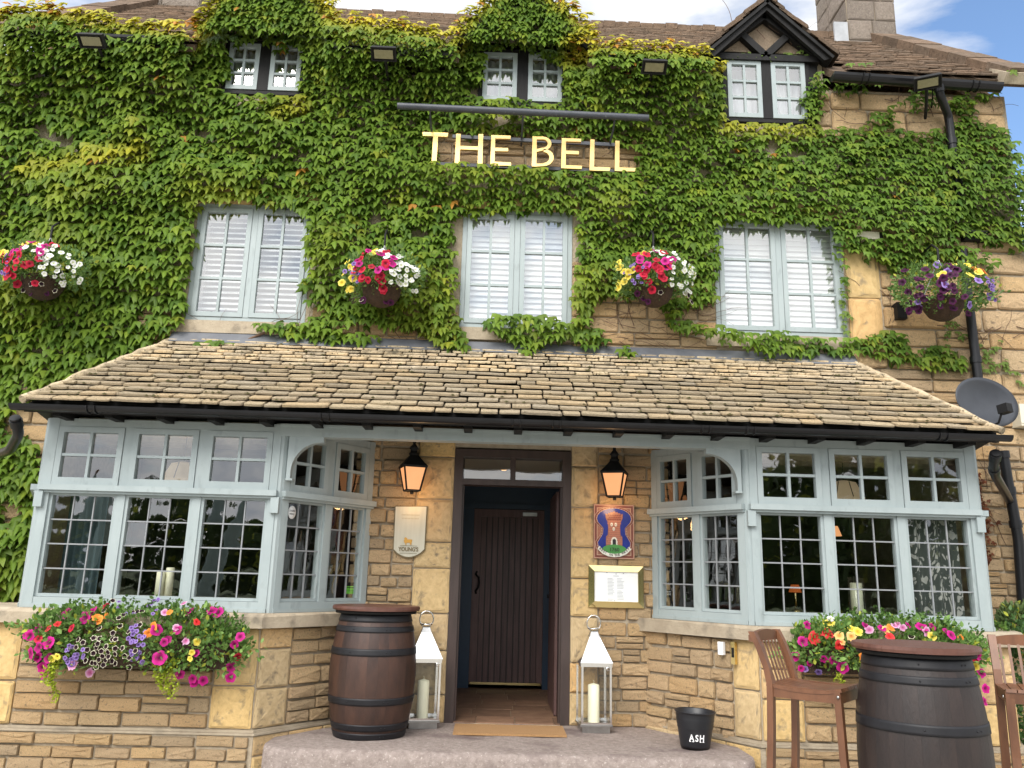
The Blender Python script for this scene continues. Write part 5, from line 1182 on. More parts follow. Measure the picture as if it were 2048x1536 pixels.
# alarm box above, speaker/box at the far right, black vent holders
p = P(1733, 474, -.06); ab = thing('alarm_box', 'flat cream alarm box half covered by ivy above the right first floor window', 'alarm box', p)
MB().box(-.11, .10, -.04, .05, -.035, .035).build('case', mat('cream plastic', (.60, .56, .44), (.66, .62, .5), rough=.5), ab); MB().box(.10, .135, -.035, .05, -.03, .03).build('end_cap', m_blackmat, ab)
p = P(2048, 832, -.12); wb = thing('wall_box', 'cream ribbed utility box at the right edge beside the satellite dish', 'box', p)
MB().box(-.05, .12, -.03, .10, -.09, .10).build('case', mat('cream plastic', (.6, .56, .44)), wb); MB().box(-.05, .12, -.035, -.0305, -.07, -.06).build('rib', m_cream, wb)
p = P(1950, 474, -.06); tag(MB().box(p.x-.12, p.x+.10, -.10, 0, p.z-.045, p.z+.03).box(p.x-.14, p.x+.12, -.11, 0, p.z+.0305, p.z+.042).build('hopper', m_blackmat, None), 'black rainwater hopper half hidden in the ivy at the right', 'hopper')
p = P(1803, 625, -.08); tag(MB().box(p.x-.045, p.x+.04, -.10, 0, p.z-.06, p.z+.09).build('vent_box', m_blackmat, None), 'small black box on bare stone below the right hanging basket', 'box')
# satellite dish
sc = P(1964, 808, -.62); dish = thing('satellite_dish', 'dark grey mesh satellite dish on the wall right of the porch roof', 'satellite dish', sc, rot=(R(-8), 0, R(16)))
prf = [(.001, 0)]+[(.31*k/8, -.055*(k/8)**2) for k in range(1, 9)]; mb = MB(); n = 48; vs = []
for r_, z in prf:
    for k in range(n): a = 2*math.pi*k/n; vs.append((r_*1.0*math.cos(a), z, r_*.66*math.sin(a)+.0*math.cos(a)))
for r_, z in prf: 
    for k in range(n): a = 2*math.pi*k/n; vs.append((r_*1.0*math.cos(a), z+.006, r_*.66*math.sin(a)))
m_dish = mat('dark grey dish metal', (.030, .033, .042), (.045, .05, .06), rough=.45, nscale=6)
L9 = len(prf)*n; fs = [(i*n+k, i*n+(k+1) % n, (i+1)*n+(k+1) % n, (i+1)*n+k) for i in range(len(prf)-1) for k in range(n)]; fs += [tuple(j+L9 for j in f[::-1]) for f in fs]; fs += [((len(prf)-1)*n+k, (len(prf)-1)*n+(k+1) % n, (len(prf)-1)*n+(k+1) % n+L9, (len(prf)-1)*n+k+L9) for k in range(n)]
mb.add(vs, fs, 0, True); mb.build('reflector', m_dish, dish)
mb = MB(); mb.tube([(.02, -.03, -.19), (0.03, -.08, -.18), (.03, -.13, -.11)], .009, 6); mb.build('arm', m_blackmat, dish); MB().box(-.005, .065, -.19, -.11, -.12, -.05).build('receiver', m_blackmat, dish, rot=(0, 0, R(8)))
MB().tube([(0, .01, 0), (0, .30, -.05), (0, .60, -.05)], .018, 8).build('mount', m_blackmat, dish)

# window stickers, candles and lamps inside
sp = P(578, 1031, -.70); tag(MB().lathe([(.001, 0), (.036, 0), (.036, .002), (.001, .002)], 28).build('menu_sticker', mat('white sticker', (.75, .75, .74)), None, loc=(0, 0, 0)), 'round white CANINE MENU sticker on the left bay window', 'sticker')
stk = bpy.data.objects['menu_sticker']; stx, sty = -1.665, -.652; stk.location = (stx, sty, 1.560); stk.rotation_euler = (R(90), 0, R(53)); stk.scale = (1.0, 1.35, 1)
for s_, dz in (('CANINE', .010), ('MENU', -.012)): o = obj('lettering', text_mesh(s_, .016, m_blackmat, .0006), stk, (0, dz*.8, .0025), (R(-90), 0, 0))
gs = thing('hygiene_sticker', 'green and black food hygiene sticker inside the left bay window behind the barrel', 'sticker', (-1.285, -.085, 1.01), R(53))
MB().box(-.045, .045, 0, .002, -.045, .015).build('green_card', mat('green card', (.16, .62, .05), (.18, .68, .06), rough=.5), gs); MB().box(-.045, .045, 0, .0022, .0155, .045).build('black_card', m_blackmat, gs)
for k, ch in enumerate('012345'): obj('lettering', text_mesh(ch, .014, m_blackmat, .0004), gs, (-.036+.0135*k, -.0012, -.02))
obj('bar_print', MB().box(-.038, .038, -.001, 0, .0, .006).mesh('bar_print', m_blackmat), gs)
bs = thing('guide_sticker', 'small black sticker low in the narrow light of the right bay window', 'sticker', (1.29, -.065, 1.03), R(-53)); MB().box(-.03, .03, 0, .002, -.03, .03).build('card', m_blackmat, bs)
for k in range(3): obj('print_line', MB().box(-.022, .022, -.001, 0, -.003, .001).mesh('print_line', mat('grey print light', (.5, .5, .5))), bs, (0, 0, .018-.012*k))
def candle(u, v, Y, r_, h, label, jar=False, sl=0):
    p = P(u, v, Y); mb = MB(); mb.lathe([(.001, 0), (r_, 0), (r_, h-.005), (r_*.8, h), (.001, h-.006)], 20, (0, 0, 0)); o = mb.build('candle', m_wax, None, loc=(p.x, Y, .905)); tag(o, label, 'candle')
    if jar: tag(MB().lathe([(r_*1.35, 0), (r_*1.35, h*1.15), (r_*1.28, h*1.15), (r_*1.28, .01)], 20).build('glass_cylinder', glass('lantern glass'), None, loc=(p.x, Y, .905)), 'clear glass cylinder round the candle in the right bay', 'glass')
wl = MB()
for s in (-1, 1): wl.prism([(s*3.78, .0, .865), (s*3.4, -.66, .865), (s*1.80, -.66, .865), (s*1.33, .0, .865), (s*1.33, .5, .865), (s*3.78, .5, .865)][::s], (0, 0, .03))
wl.build('window_board', m_sill, pub)
candle(316, 1198, -.62, .030, .20, 'shorter cream pillar candle in the left bay window'); candle(334, 1198, -.58, .030, .23, 'taller cream pillar candle at the back in the left bay window')
candle(1716, 1228, -.61, .044, .25, 'fat cream candle in a glass cylinder in the right bay window', jar=True)
m_shade = mat('lit cream glass shade', (.55, .42, .26), (.62, .48, .3), rough=.4, emit=.16); m_orange = mat('lit orange lamp shade', (.75, .16, .03), (.85, .22, .05), rough=.8, emit=.16)
def pendant(u, v, Y, r_, label):
    p = P(u, v, Y); t = thing('pendant_lamp', label, 'lamp', p, group='glass pendant lamps inside the bays'); mb = MB(); mb.lathe([(r_, -.10), (r_*1.02, -.07), (r_*.62, .06), (.03, .08)], 8, smooth=False); mb.build('shade', m_shade, t)
    mb = MB()
    for k in range(8): a = 2*math.pi*k/8; mb.bar((r_*1.03*math.cos(a), r_*1.03*math.sin(a), -.07), (r_*.63*math.cos(a), r_*.63*math.sin(a), .062), .005, .005)
    mb.tube([(0, 0, .08), (0, 0, 2.40-p.z)], .004, 5); mb.build('cord', m_blackmat, t); MB().lathe([(.001, -.09), (.022, -.08), (.026, -.06), (.012, -.03)], 10).build('bulb', m_bulb, t)
pendant(366, 943, -.05, .17, 'glass pendant lamp behind the upper left bay window'); pendant(1688, 980, .05, .17, 'glass pendant lamp behind the upper right bay window')
def table_lamp(x, y, z, label, s=.7, shade=m_orange):
    t = thing('table_lamp', label, 'lamp', (x, y, z)); MB().lathe([(.085*s, 0), (.05*s, .10*s)], 16).build('lamp_shade', shade, t, loc=(0, 0, .10)); MB().lathe([(.05, -.08), (.05, -.06), (.012, -.04), (.012, .11)], 10).build('stand', m_brass, t)
p = P(1590, 1178, .9); table_lamp(p.x, .9, p.z-.13, 'small orange pleated table lamp glowing inside the right bay'); MB().box(p.x-.5, p.x+.5, .6, 1.2, 0, p.z-.21).build('sideboard', m_door, None, label='dark wooden sideboard under the orange lamp inside the right bay', category='sideboard')
p = P(1666, 1068, 1.6); table_lamp(p.x, 1.6, p.z-.12, 'amber lantern glowing on the back wall inside the right bay', 1, m_glow)
m_curt = None
def curtain(x0, x1, y, z0, z1, label, rz=0, loc=None):
    n = 40; vs = []; cx = (x0+x1)/2
    for k in range(n+1): x = x0+(x1-x0)*k/n-cx; yy = .02*math.sin(k*.9); vs += [(x, yy, z0), (x, yy, z1)]
    me = MB().add(vs, [(2*k, 2*k+2, 2*k+3, 2*k+1) for k in range(n)], 0, True).mesh('curtain', m_curt); return tag(obj('curtain', me, None, (cx, y, 0), (0, 0, rz)), label, 'curtain')
def curtain_mat():
    m = bpy.data.materials.new('willow leaf patterned cloth'); m.use_nodes = True; t = m.node_tree; N = t.nodes; K = t.links.new; b = N['Principled BSDF']; b.inputs['Roughness'].default_value = .9
    tcn = N.new('ShaderNodeTexCoord'); mp_ = N.new('ShaderNodeMapping'); mp_.inputs['Scale'].default_value = (30, 1, 12); mp_.inputs['Rotation'].default_value = (0, .5, 0); K(tcn.outputs['Object'], mp_.inputs[0])
    vo = N.new('ShaderNodeTexVoronoi'); vo.inputs['Scale'].default_value = 1; nz_ = N.new('ShaderNodeTexNoise'); nz_.inputs['Scale'].default_value = .35; K(mp_.outputs[0], nz_.inputs[0])
    mxv = N.new('ShaderNodeMix'); mxv.data_type = 'RGBA'; mxv.inputs[0].default_value = .6; K(mp_.outputs[0], mxv.inputs[6]); 
    sc_ = N.new('ShaderNodeVectorMath'); sc_.operation = 'SCALE'; sc_.inputs['Scale'].default_value = 9; K(nz_.outputs['Color'], sc_.inputs[0]); ad_ = N.new('ShaderNodeVectorMath'); ad_.operation = 'ADD'; K(mp_.outputs[0], ad_.inputs[0]); K(sc_.outputs[0], ad_.inputs[1]); K(ad_.outputs[0], vo.inputs['Vector'])
    rp = N.new('ShaderNodeValToRGB'); rp.color_ramp.elements[0].position = .36; rp.color_ramp.elements[0].color = (.42, .42, .39, 1); rp.color_ramp.elements[1].position = .42; rp.color_ramp.elements[1].color = (.06, .07, .065, 1); K(vo.outputs['Distance'], rp.inputs[0]); K(rp.outputs[0], b.inputs['Base Color']); return m
m_curt = curtain_mat()
curtain(2.92, 3.38, -.62, .86, 1.66, 'leaf patterned curtain gathered at the right end of the right bay'); curtain(1.22, 1.36, .10, .86, 2.15, 'leaf patterned curtain at the entrance side of the right bay')
m_teal = mat('teal curtain', (.05, .09, .10), (.08, .12, .13), rough=.9)
_tc = curtain(-3.42, -3.12, -.45, .89, 1.66, 'dark teal curtain gathered at the left end of the left bay'); _tc.data.materials[0] = m_teal
# bulkhead lamp seen through the fanlight
bp_ = P(1008, 932, 1.7); bl = thing('bulkhead_lamp', 'small round lit lamp seen through the glass above the door', 'lamp', bp_); MB().lathe([(.001, -.03), (.045, -.02), (.055, .02)], 14).build('lamp_glass', mat('dim bulkhead glow', (1, .6, .2), emit=.7), bl, rot=(R(90), 0, 0)); MB().lathe([(.06, -.01), (.066, .0), (.06, .04)], 14).build('cage', m_blackmat, bl, rot=(R(90), 0, 0))

# ================================================================== FLOWERS
def flower_mat(name, c_in, c_mid, c_out, edges=(.25, .45, .95)):
    m = bpy.data.materials.new(name); m.use_nodes = True; t = m.node_tree; N = t.nodes; K = t.links.new; b = N['Principled BSDF']; b.inputs['Roughness'].default_value = .6; b.inputs['Specular IOR Level'].default_value = .25
    at = N.new('ShaderNodeAttribute'); at.attribute_name = 'ring'; rp = N.new('ShaderNodeValToRGB'); e = rp.color_ramp.elements; e[0].position = edges[0]; e[0].color = (*c_in, 1); e[1].position = edges[1]; e[1].color = (*c_mid, 1); x = e.new(edges[2]); x.color = (*c_out, 1)
    K(at.outputs['Fac'], rp.inputs[0]); oi = N.new('ShaderNodeObjectInfo'); mr_ = N.new('ShaderNodeMapRange'); mr_.inputs[3].default_value = .8; mr_.inputs[4].default_value = 1.2; K(oi.outputs['Random'], mr_.inputs[0]); sc_ = N.new('ShaderNodeVectorMath'); sc_.operation = 'SCALE'; K(rp.outputs[0], sc_.inputs[0]); K(mr_.outputs[0], sc_.inputs['Scale'])
    K(sc_.outputs[0], b.inputs['Base Color']); tl = N.new('ShaderNodeBsdfTranslucent'); K(sc_.outputs[0], tl.inputs[0]); mx_ = N.new('ShaderNodeMixShader'); mx_.inputs[0].default_value = .25; K(b.outputs[0], mx_.inputs[1]); K(tl.outputs[0], mx_.inputs[2]); K(mx_.outputs[0], N['Material Output'].inputs[0]); return m
def petunia(mt, seed, star=0, frill=.05, petals=5):
    r = random.Random(seed); n = petals*4; vs = [(0, 0, -.35)]; rg = [0.]
    for ring, (rad, z) in enumerate(((.22, -.12), (.62, .05), (1.0, .02))):
        for k in range(n):
            a = 2*math.pi*k/n; lob = 1-(.14 if ring == 2 else .05*ring)*abs(math.cos(a*petals/2))**4 - star*(ring == 2)*(.22*abs(math.cos(a*petals/2))); rr = rad*lob*(1+r.uniform(-frill, frill)*(ring == 2))
            vs.append((rr*math.cos(a), rr*math.sin(a), z+r.uniform(-.07, .07)*(ring == 2)-.10*(ring == 2)*abs(math.cos(a*petals/2)))); rg.append((.25, .62, 1.)[ring])
    fs = [(0, 1+k, 1+(k+1) % n) for k in range(n)]+[(1+q*n+k, 1+(q+1)*n+k, 1+(q+1)*n+(k+1) % n, 1+q*n+(k+1) % n) for q in range(2) for k in range(n)]
    me = bpy.data.meshes.new('flower'); me.from_pydata(vs, [], fs); me.materials.append(mt); a = me.attributes.new('ring', 'FLOAT', 'POINT'); a.data.foreach_set('value', rg); me.polygons.foreach_set('use_smooth', [True]*len(fs)); return me
FK = {}
for nm, (ci, cm, co), kw in (('magenta', ((.12, .004, .05), (.42, .008, .16), (.55, .015, .26)), {}), ('crimson', ((.20, .004, .02), (.48, .010, .035), (.60, .02, .06)), {}), ('yellow', ((.60, .40, .03), (.78, .62, .07), (.82, .70, .16)), {}), ('white', ((.62, .66, .35), (.80, .80, .76), (.84, .84, .82)), {}), ('orange', ((.65, .20, .02), (.80, .22, .03), (.85, .30, .06)), {'frill': .14}), ('violet', ((.08, .03, .15), (.23, .14, .42), (.32, .22, .52)), {}),
                          ('aubergine', ((.015, .002, .012), (.05, .004, .035), (.08, .008, .06)), {}), ('picotee', ((.010, .002, .006), (.03, .004, .012), (.70, .66, .50)), {'star': .5}), ('pink', ((.45, .10, .25), (.62, .22, .42), (.72, .45, .62)), {'frill': .2}), ('scarlet', ((.50, .01, .01), (.65, .03, .03), (.72, .05, .06)), {'frill': .2}), ('apricot', ((.60, .25, .06), (.80, .45, .14), (.82, .52, .22)), {'frill': .15})):
    mm_ = flower_mat(nm+' petals', ci, cm, co, (.15, .74 if nm == 'picotee' else .60, .84 if nm == 'picotee' else .95)); FK[nm] = [petunia(mm_, k, kw.get('star', 0), kw.get('frill', .05)) for k in range(3)]
def oval_leaf():
    s = np.array([(0, 0, 0), (-.26, .05, .32), (-.24, .04, .66), (0, -.05, 1.0), (.24, .04, .66), (.26, .05, .32), (0, -.03, .5)]); return s, [(6, i, (i+1) % 6) for i in range(6)]
OL = [oval_leaf()]
def rand_rot(nrm, g_):                           # z of leaf along a direction spread about nrm
    n = len(nrm); d = nrm+g_.normal(0, .55, (n, 3)); d /= np.linalg.norm(d, axis=1)[:, None]; h = g_.normal(0, 1, (n, 3)); x = np.cross(h, d); x /= np.linalg.norm(x, axis=1)[:, None]; y = np.cross(d, x); return np.stack([x, y, d], 2)
def bedding(root, centre, rad, n_leaf, flowers, seed, leafsize=(.03, .05), hang=0, palette=((.05, .13, .02), (.14, .26, .05)), lower=-.55, fsize=1, front=True, outline=None):
    """planting mass: leaves through the outer shell of an ellipsoid, flowers facing out on it"""
    g_ = np.random.RandomState(seed); d = g_.normal(0, 1, (n_leaf*3, 3)); d /= np.linalg.norm(d, axis=1)[:, None]; d = d[d[:, 2] > lower][:n_leaf]; n = len(d)
    lump = np.array([1+.16*noise.noise(Vector((x*2.2+seed, y*2.2, z*2.2)))*2 for x, y, z in d])
    rr = g_.uniform(.55, 1.05, n)**.6*lump; pos = d*np.array(rad)*rr[:, None]; nrm = d/np.array(rad); nrm /= np.linalg.norm(nrm, axis=1)[:, None]; nrm = nrm*.8+np.array([0, -.2, .35])
    c = np.array(palette[0])+(np.array(palette[1])-np.array(palette[0]))*g_.rand(n, 1); light = g_.rand(n) < .08; c[light] = np.array([.42, .46, .06])*g_.uniform(.7, 1.1, (light.sum(), 1))
    V, F, C = assemble(np.arange(n), OL, np.zeros(n, int), rand_rot(nrm, g_), pos, g_.uniform(*leafsize, n), c)
    o = col_mesh('foliage', V+np.array(centre), F, C, m_plant, root, kind='stuff')
    for (u, v, kind, size) in flowers:              # u across -1..1, v up -1..1 on the front of the mass
        th = u*.98; q = max(.0, 1-min(.98, u*u+v*v)); dd = Vector((th, -math.sqrt(q) if front else 0, v)); lp = 1.0+.10*noise.noise(Vector((u*5+seed, v*5, 1)))
        p_ = Vector((dd.x*rad[0]*lp, dd.y*rad[1]*lp-.012-.02*g_.rand(), dd.z*rad[2]*lp)); nn = Vector((dd.x/rad[0]*.25, -1.0/max(rad[1], .01)*.22, max(-.1, dd.z)/rad[2]*.22)).normalized()+Vector((g_.normal(0, .28), g_.normal(0, .12), g_.normal(.12, .25))); 
        fo = obj('flower', FK[kind][g_.randint(3)], root, Vector(centre)+p_, None, (size*fsize,)*3); fo.rotation_euler = (nn.to_track_quat('Z', 'Y') @ Euler((0, 0, g_.uniform(0, 6.28))).to_quaternion()).to_euler()
    return o
def from_px(list_px, cu, cv, hw_, hh_, kind_size): return [((u-cu)/hw_, -(v-cv)/hh_, k, s) for (u, v, k, s) in list_px]
def trailing(root, top, ln, n, g_, c=(.42, .50, .05), s=.022):
    pos = []; 
    for k in range(n): t = k/n; pos.append((top[0]+.03*math.sin(t*5+top[0]*9)+g_.normal(0, .014*(1-t*.6)), top[1]+g_.normal(0, .012), top[2]-ln*t))
    pos = np.array(pos); V, F, C = assemble(np.arange(n), OL, np.zeros(n, int), rand_rot(np.tile([0, -1., .2], (n, 1)), g_), pos, g_.uniform(s*.7, s*1.3, n), np.array(c)*g_.uniform(.75, 1.2, (n, 1)))
    return V, F, C
# -- hanging baskets
m_coir = mat('dark woven basket', (.030, .018, .012), (.085, .05, .03), rough=1, nscale=40, bump=1, bscale=90)
def basket(u, v, label, fl, seed, w=1.0, dome=1.0, pal=None):
    p = P(u, v, -.34); t = thing('hanging_basket', label, 'hanging basket', p, group='hanging flower baskets on brackets')
    MB().lathe([(.001, -.17), (.06, -.165), (.12, -.13), (.155, -.07), (.165, -.01), (.170, 0), (.15, .005)], 24).build('basket', m_coir, t, loc=(.0, 0, -.02))
    mb = MB()
    for k in range(3): a = 2*math.pi*k/3+.5; mb.tube([(.16*math.cos(a), .16*math.sin(a), 0), (0, 0, .36)], .004, 4)
    mb.build('chain', m_steel, t); mb = MB(); mb.tube([(0, .32, .22), (0, .31, .40), (0, .22, .52), (0, .08, .53), (0, .0, .46), (0, 0, .36)], .010, 6); mb.build('bracket', m_blackmat, t)
    bedding(t, (0, -.02, .06), (.37*w, .26, .21*dome), 2000, fl, seed, (.022, .045), lower=-.7, palette=((.07, .15, .035), (.22, .34, .10)), fsize=1.18)
    g_ = np.random.RandomState(seed); Vs = []; Fs = []; Cs = []; o = 0
    for k in range(9):
        V, F, C = trailing(t, (rnd.uniform(-.26, .26), rnd.uniform(-.2, .0), .0), rnd.uniform(.08, .22), 22, g_, (.10, .17, .04), .022); Vs.append(V); Fs.append(F+o); Cs.append(C); o += len(V)
    col_mesh('trailing_stems', np.vstack(Vs), np.vstack(Fs), np.vstack(Cs), m_plant, t, kind='stuff'); return t
def sprinkle(r, n, kinds, region, size): return [(r.uniform(region[0], region[1]), r.uniform(region[2], region[3]), r.choice(kinds), r.uniform(*size)) for _ in range(n)]
rf = random.Random(11)
def std_basket(seed):
    r = random.Random(seed); f = []
    f += sprinkle(r, 15, ['crimson', 'magenta', 'magenta'], (-.55, .40, -.2, .85), (.026, .034)); f += sprinkle(r, 13, ['crimson'], (-.6, .15, -.85, .0), (.024, .032)); f += sprinkle(r, 36, ['white'], (.30, .95, -.75, .45), (.014, .022)); f += sprinkle(r, 6, ['white'], (-.3, .5, .3, .9), (.02, .03))
    f += sprinkle(r, 9, ['yellow'], (-.98, -.62, -.7, .55), (.024, .034)); f += sprinkle(r, 3, ['yellow'], (-.5, .1, .6, .95), (.022, .03)); f += sprinkle(r, 12, ['violet'], (-.85, -.4, -.6, .1), (.012, .018)); f += sprinkle(r, 6, ['picotee', 'aubergine'], (-.6, .95, -1.2, -.8), (.018, .024)); return f
BP_ = ((.08, .16, .04), (.24, .36, .11))
basket(88, 555, 'hanging basket of yellow, crimson and white flowers at the far left of the ivy', std_basket(2), 21)
basket(764, 570, 'hanging basket of crimson and white flowers between the left and middle windows', std_basket(5), 22, .92)
basket(1308, 570, 'hanging basket of crimson, yellow and white flowers between the middle and right windows', std_basket(9), 23, .92)
r = random.Random(4); fb_ = sprinkle(r, 46, ['aubergine', 'aubergine', 'aubergine', 'violet'], (-.98, .45, -.95, .75), (.022, .032))+sprinkle(r, 8, ['yellow'], (.0, .6, .2, .9), (.024, .036))+sprinkle(r, 2, ['yellow'], (-.6, -.3, 0, .5), (.024, .03))+sprinkle(r, 8, ['orange'], (.45, .8, .35, .85), (.026, .036))+sprinkle(r, 34, ['violet'], (.55, 1.0, -.45, .35), (.013, .019))+sprinkle(r, 3, ['magenta'], (.9, 1.02, -.1, .2), (.02, .028))
basket(1885, 598, 'hanging basket of dark purple, yellow and orange flowers on bare stone at the right', fb_, 24, 1.12, 1.1)
# -- window troughs
def trough(cx, cz, hwid, hh, label, fl, seed, trails, group='flower troughs under the bay windows', palette=((.09, .19, .045), (.25, .40, .11))):
    Y = -.93; t = thing('flower_trough', label, 'flower trough', (cx, Y, cz), group=group); tr_ = MB(); tr_.box(-hwid*.82, hwid*.82, -.06, .09, -.17, .0); tr_.build('trough', m_coir, t)
    bedding(t, (0, -.02, .0), (hwid, .20, hh), 3300, fl, seed, (.026, .05), lower=-.75, palette=palette)
    bedding(t, (-hwid*.55, .0, .02), (hwid*.42, .19, hh*.9), 900, [], seed+1, (.026, .05), lower=-.8, palette=palette); bedding(t, (hwid*.55, .0, -.02), (hwid*.44, .20, hh*1.0), 1200, [], seed+2, (.026, .05), lower=-.8, palette=palette)
    g_ = np.random.RandomState(seed); Vs = []; Fs = []; Cs = []; o = 0
    for (x, z, ln, n) in trails:
        for q in range(3): V, F, C = trailing(t, (x+rnd.uniform(-.04, .04), -.14, z), ln*rnd.uniform(.6, 1), n, g_); Vs.append(V); Fs.append(F+o); Cs.append(C); o += len(V)
    for _ in range(40):                          # upright sprigs along the top edge
        x = rnd.uniform(-.95, .95)*hwid; zt_ = hh*math.sqrt(max(0, 1-(x/hwid)**2)); V, F, C = trailing(t, (x, rnd.uniform(-.12, .05), zt_+rnd.uniform(.02, .08)), .1, 12, g_, (.09, .17, .04), .03); Vs.append(V); Fs.append(F+o); Cs.append(C); o += len(V)
    col_mesh('trailing_stems', np.vstack(Vs), np.vstack(Fs), np.vstack(Cs), m_plant, t, kind='stuff'); return t
def pxf(lst, cx, cz, hwid, hh, Y=-1.05):
    out = []
    for (u, v, k, s) in lst: p_ = P(u, v, Y); out.append(((p_.x-cx)/hwid, (p_.z-cz)/hh, k, s))
    return out
def z2(l): return [(x/3.835, 1136+y/3.835, k, s) for x, y, k, s in l]
A_ = P(30, 1300, -1.03); B_ = P(492, 1300, -1.03); cx1 = (A_.x+B_.x)/2; hw1 = (B_.x-A_.x)/2; cz1 = P(260, 1283, -1.03).z; hh1 = P(260, 1212, -1.03).z-cz1
f1 = z2([(493, 350, 'magenta', .040), (700, 330, 'magenta', .040), (665, 375, 'magenta', .044), (240, 460, 'magenta', .036), (205, 505, 'magenta', .036), (270, 515, 'magenta', .038), (310, 540, 'crimson', .03), (415, 565, 'magenta', .045), (350, 600, 'magenta', .038), (215, 655, 'magenta', .044), (255, 690, 'magenta', .034), (370, 690, 'magenta', .036), (275, 770, 'magenta', .036), (285, 820, 'magenta', .04), (1455, 325, 'magenta', .042), (1590, 340, 'magenta', .038), (1645, 350, 'magenta', .042), (1255, 465, 'magenta', .042), (1270, 680, 'magenta', .050), (1400, 470, 'magenta', .032), (1350, 540, 'magenta', .03), (1330, 560, 'magenta', .03), (1815, 530, 'magenta', .034), (1840, 590, 'magenta', .03), (1810, 780, 'magenta', .036), (1750, 840, 'magenta', .036), (1560, 880, 'magenta', .034), (1480, 895, 'magenta', .03), (1440, 840, 'magenta', .032), (1370, 810, 'magenta', .032), (1835, 690, 'crimson', .03), (1560, 650, 'magenta', .026),
         (780, 290, 'crimson', .034), (585, 455, 'crimson', .03), (400, 460, 'crimson', .026), (480, 430, 'scarlet', .024), (785, 380, 'orange', .036), (805, 400, 'orange', .03), (1220, 450, 'orange', .038), (1200, 490, 'orange', .03), (1540, 410, 'scarlet', .028), (1300, 350, 'orange', .024), (830, 360, 'orange', .022), (440, 685, 'yellow', .026), (480, 670, 'yellow', .024), (1540, 560, 'yellow', .028), (1520, 640, 'yellow', .022), (1480, 685, 'yellow', .02), (1400, 320, 'yellow', .02),
         (580, 735, 'pink', .038), (645, 815, 'pink', .030), (1460, 550, 'pink', .028), (1380, 285, 'pink', .022), (1270, 350, 'pink', .026), (1390, 455, 'pink', .024)])
pic = [(828, 248), (800, 325), (1030, 330), (1062, 325), (1098, 322), (950, 380), (975, 365), (960, 432), (1118, 425), (815, 455), (1040, 480), (622, 538), (712, 560), (765, 525), (808, 530), (810, 570), (915, 535), (948, 535), (728, 615), (780, 640), (840, 625), (872, 590), (893, 630), (945, 605), (943, 645), (1000, 602), (1010, 662), (1048, 675), (808, 690), (868, 690), (910, 700), (930, 715), (830, 735), (750, 762), (1018, 765), (655, 595), (1100, 625), (850, 660), (790, 600), (925, 490), (695, 700), (775, 720), (740, 720), (890, 665)]
f1 += z2([(x, y, 'picotee', .0205) for x, y in pic]); r = random.Random(8); f1 += z2([(r.uniform(530, 700), r.uniform(580, 740), 'violet', .016) for _ in range(20)]+[(r.uniform(1050, 1180), r.uniform(430, 720), 'violet', .016) for _ in range(26)]+[(r.uniform(880, 1200), r.uniform(240, 380), 'violet', .014) for _ in range(12)])
trough(cx1, cz1, hw1, hh1, 'long trough of magenta and black-and-cream petunias on the left bay sill', pxf(f1, cx1, cz1, hw1, hh1), 31, [(P(110, 1345, -1.1).x-cx1, -.10, .30, 90), (P(100, 1345, -1.1).x-cx1, -.10, .22, 60), (P(328, 1345, -1.1).x-cx1, -.10, .30, 90), (P(340, 1345, -1.1).x-cx1, -.1, .26, 60)])
def z3(l): return [(1448+x/3.413, 1086+y/3.413, k, s) for x, y, k, s in l]
A_ = P(1585, 1300, -1.03); B_ = P(1980, 1300, -1.03); cx2 = (A_.x+B_.x)/2; hw2 = (B_.x-A_.x)/2; cz2 = P(1790, 1300, -1.03).z; hh2 = P(1790, 1238, -1.03).z-cz2
f2 = z3([(520, 672, 'magenta', .040), (570, 560, 'magenta', .030), (600, 645, 'scarlet', .044), (668, 608, 'scarlet', .044), (700, 560, 'yellow', .034), (735, 545, 'yellow', .036), (765, 530, 'white', .026), (735, 620, 'apricot', .036), (825, 632, 'apricot', .034), (775, 672, 'apricot', .022), (740, 695, 'scarlet', .036), (850, 580, 'yellow', .034), (880, 600, 'yellow', .034), (915, 690, 'orange', .032), (895, 760, 'orange', .032), (950, 560, 'magenta', .034), (960, 590, 'pink', .03), (1050, 580, 'magenta', .032), (1075, 590, 'apricot', .03), (1110, 580, 'orange', .03), (1080, 630, 'scarlet', .03), (1150, 560, 'pink', .03), (1200, 570, 'pink', .026), (1180, 545, 'pink', .028), (1240, 630, 'picotee', .026), (1320, 575, 'magenta', .044), (1350, 600, 'pink', .034), (1260, 550, 'magenta', .026), (1380, 630, 'yellow', .034), (1420, 570, 'magenta', .03), (1495, 630, 'magenta', .036), (1500, 600, 'magenta', .028), (1590, 650, 'orange', .026), (520, 775, 'magenta', .034), (650, 790, 'magenta', .028), (715, 795, 'magenta', .032), (790, 840, 'magenta', .042), (940, 830, 'magenta', .044), (985, 880, 'magenta', .030), (985, 750, 'violet', .024), (680, 880, 'violet', .026), (545, 870, 'violet', .024), (590, 830, 'magenta', .022), (1730, 785, 'crimson', .034), (1745, 770, 'magenta', .03), (1765, 850, 'yellow', .03), (1780, 890, 'magenta', .034), (1800, 990, 'magenta', .034), (1825, 1090, 'magenta', .032), (490, 870, 'magenta', .024), (790, 1000, 'aubergine', .028)])
trough(cx2, cz2, hw2, hh2, 'long trough of yellow, scarlet and magenta flowers on the right bay sill behind the barrel', pxf(f2, cx2, cz2, hw2, hh2), 41, [(P(1688, 1380, -1.1).x-cx2, -.14, .22, 50)])
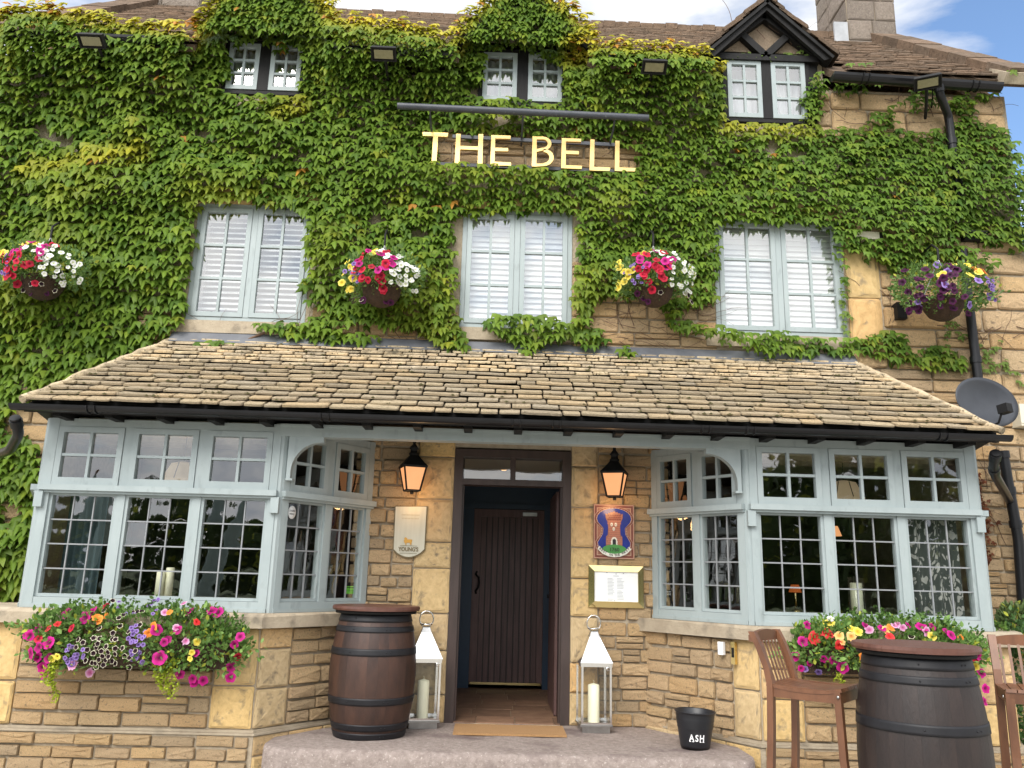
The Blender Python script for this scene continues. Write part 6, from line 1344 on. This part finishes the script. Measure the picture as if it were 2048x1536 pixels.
# -- plants at the right edge
def shrub(name, label, cat, c, rad, n, size, pal, seed, up=0):
    t = thing(name, label, cat, c); bedding(t, (0, 0, 0), rad, n, [], seed, size, lower=-.95, palette=pal); return t
pp = P(2040, 1250, -.30); shrub('lavender_plant', 'feathery grey green lavender at the right edge beside the bay', 'plant', pp, (.16, .14, .16), 900, (.03, .07), ((.09, .14, .05), (.20, .27, .10)), 51)
pp = P(2050, 1380, -.55); shrub('ivy_bush', 'dark trailing ivy hanging below the right edge of the sill', 'plant', pp, (.20, .16, .50), 1400, (.03, .05), ((.03, .08, .02), (.09, .18, .05)), 52)
pp = P(1982, 1255, -.62); shrub('creeping_plant', 'small green creeping plant at the right end of the bay sill', 'plant', pp, (.11, .08, .04), 220, (.02, .035), ((.08, .16, .03), (.16, .28, .06)), 53)

# ================================================================== WHAT THE WINDOWS REFLECT: trees and parasols behind the camera
def tree(x, y, h, r_, label, seed):
    h *= .58 if y < -30 else .66; r_ *= .9
    t = thing('tree', label, 'tree', (x, y, -.5), group='trees across the road behind the camera'); MB().tube([(0, 0, 0), (.1, 0, h*.35), (0, .1, h*.8)], [.28, .2, .08], 8).build('trunk', m_twig, t)
    bedding(t, (0, 0, h*.58), (r_, r_, h*.44), 2600, [], seed, (.35, .8), lower=-1, palette=((.05, .09, .025), (.10, .15, .05)))
TL_ = ['tree at the far left of the mirrored tree line', 'low spreading tree second from the left across the road', 'tall tree third from the left across the road', 'tree mirrored in the first light of the left bay', 'tree mirrored in the middle light of the left bay', 'tree across the road straight behind the camera', 'broad tree just right of the camera across the road', 'tall near tree mirrored in the right bay beside the entrance', 'tree mirrored in the middle light of the right bay', 'low tree mirrored in the last light of the right bay', 'tree across the road near the right end of the line', 'outermost left tree behind the car park edge', 'outermost right tree at the end of the line']
r = random.Random(6)
for k, (x, y, h, rr) in enumerate([(-34, -46, 8.5, 5), (-27, -44, 7.4, 4.4), (-20, -47, 9, 5), (-12, -45, 8, 4.5), (-5, -46, 8.8, 4.8), (2, -44, 8.2, 4.4), (9, -42, 10.5, 5), (13, -26, 10.5, 4.6), (17, -40, 9.5, 5), (25, -44, 8.5, 4.6), (33, -46, 8, 5), (-41, -46, 8.5, 5), (41, -46, 8, 5)]):
    tree(x, y, h, rr, TL_[k], 60+k)
def parasol(x, y, label):
    t = thing('closed_parasol', label, 'parasol', (x, y, -.24), group='closed parasols on the terrace behind the camera'); MB().tube([(0, 0, 0), (0, 0, 2.7)], .022, 8).build('pole', m_teak, t)
    mb = MB(); n = 16; mb.lathe([(.13, .75), (.15, 1.1), (.14, 1.9), (.17, 2.05), (.09, 2.4), (.012, 2.62)], 12, smooth=False); mb.build('canopy', mat('pale teal canvas', (.28, .38, .36), (.34, .44, .42), rough=.9), t); MB().lathe([(.001, 0), (.24, 0), (.24, .06), (.03, .08)], 16).build('base', m_blackmat, t)
parasol(-5.6, -6.2, 'closed pale parasol at the left of the terrace behind the camera'); parasol(-4.6, -8.2, 'closed pale parasol further back on the terrace behind the camera')
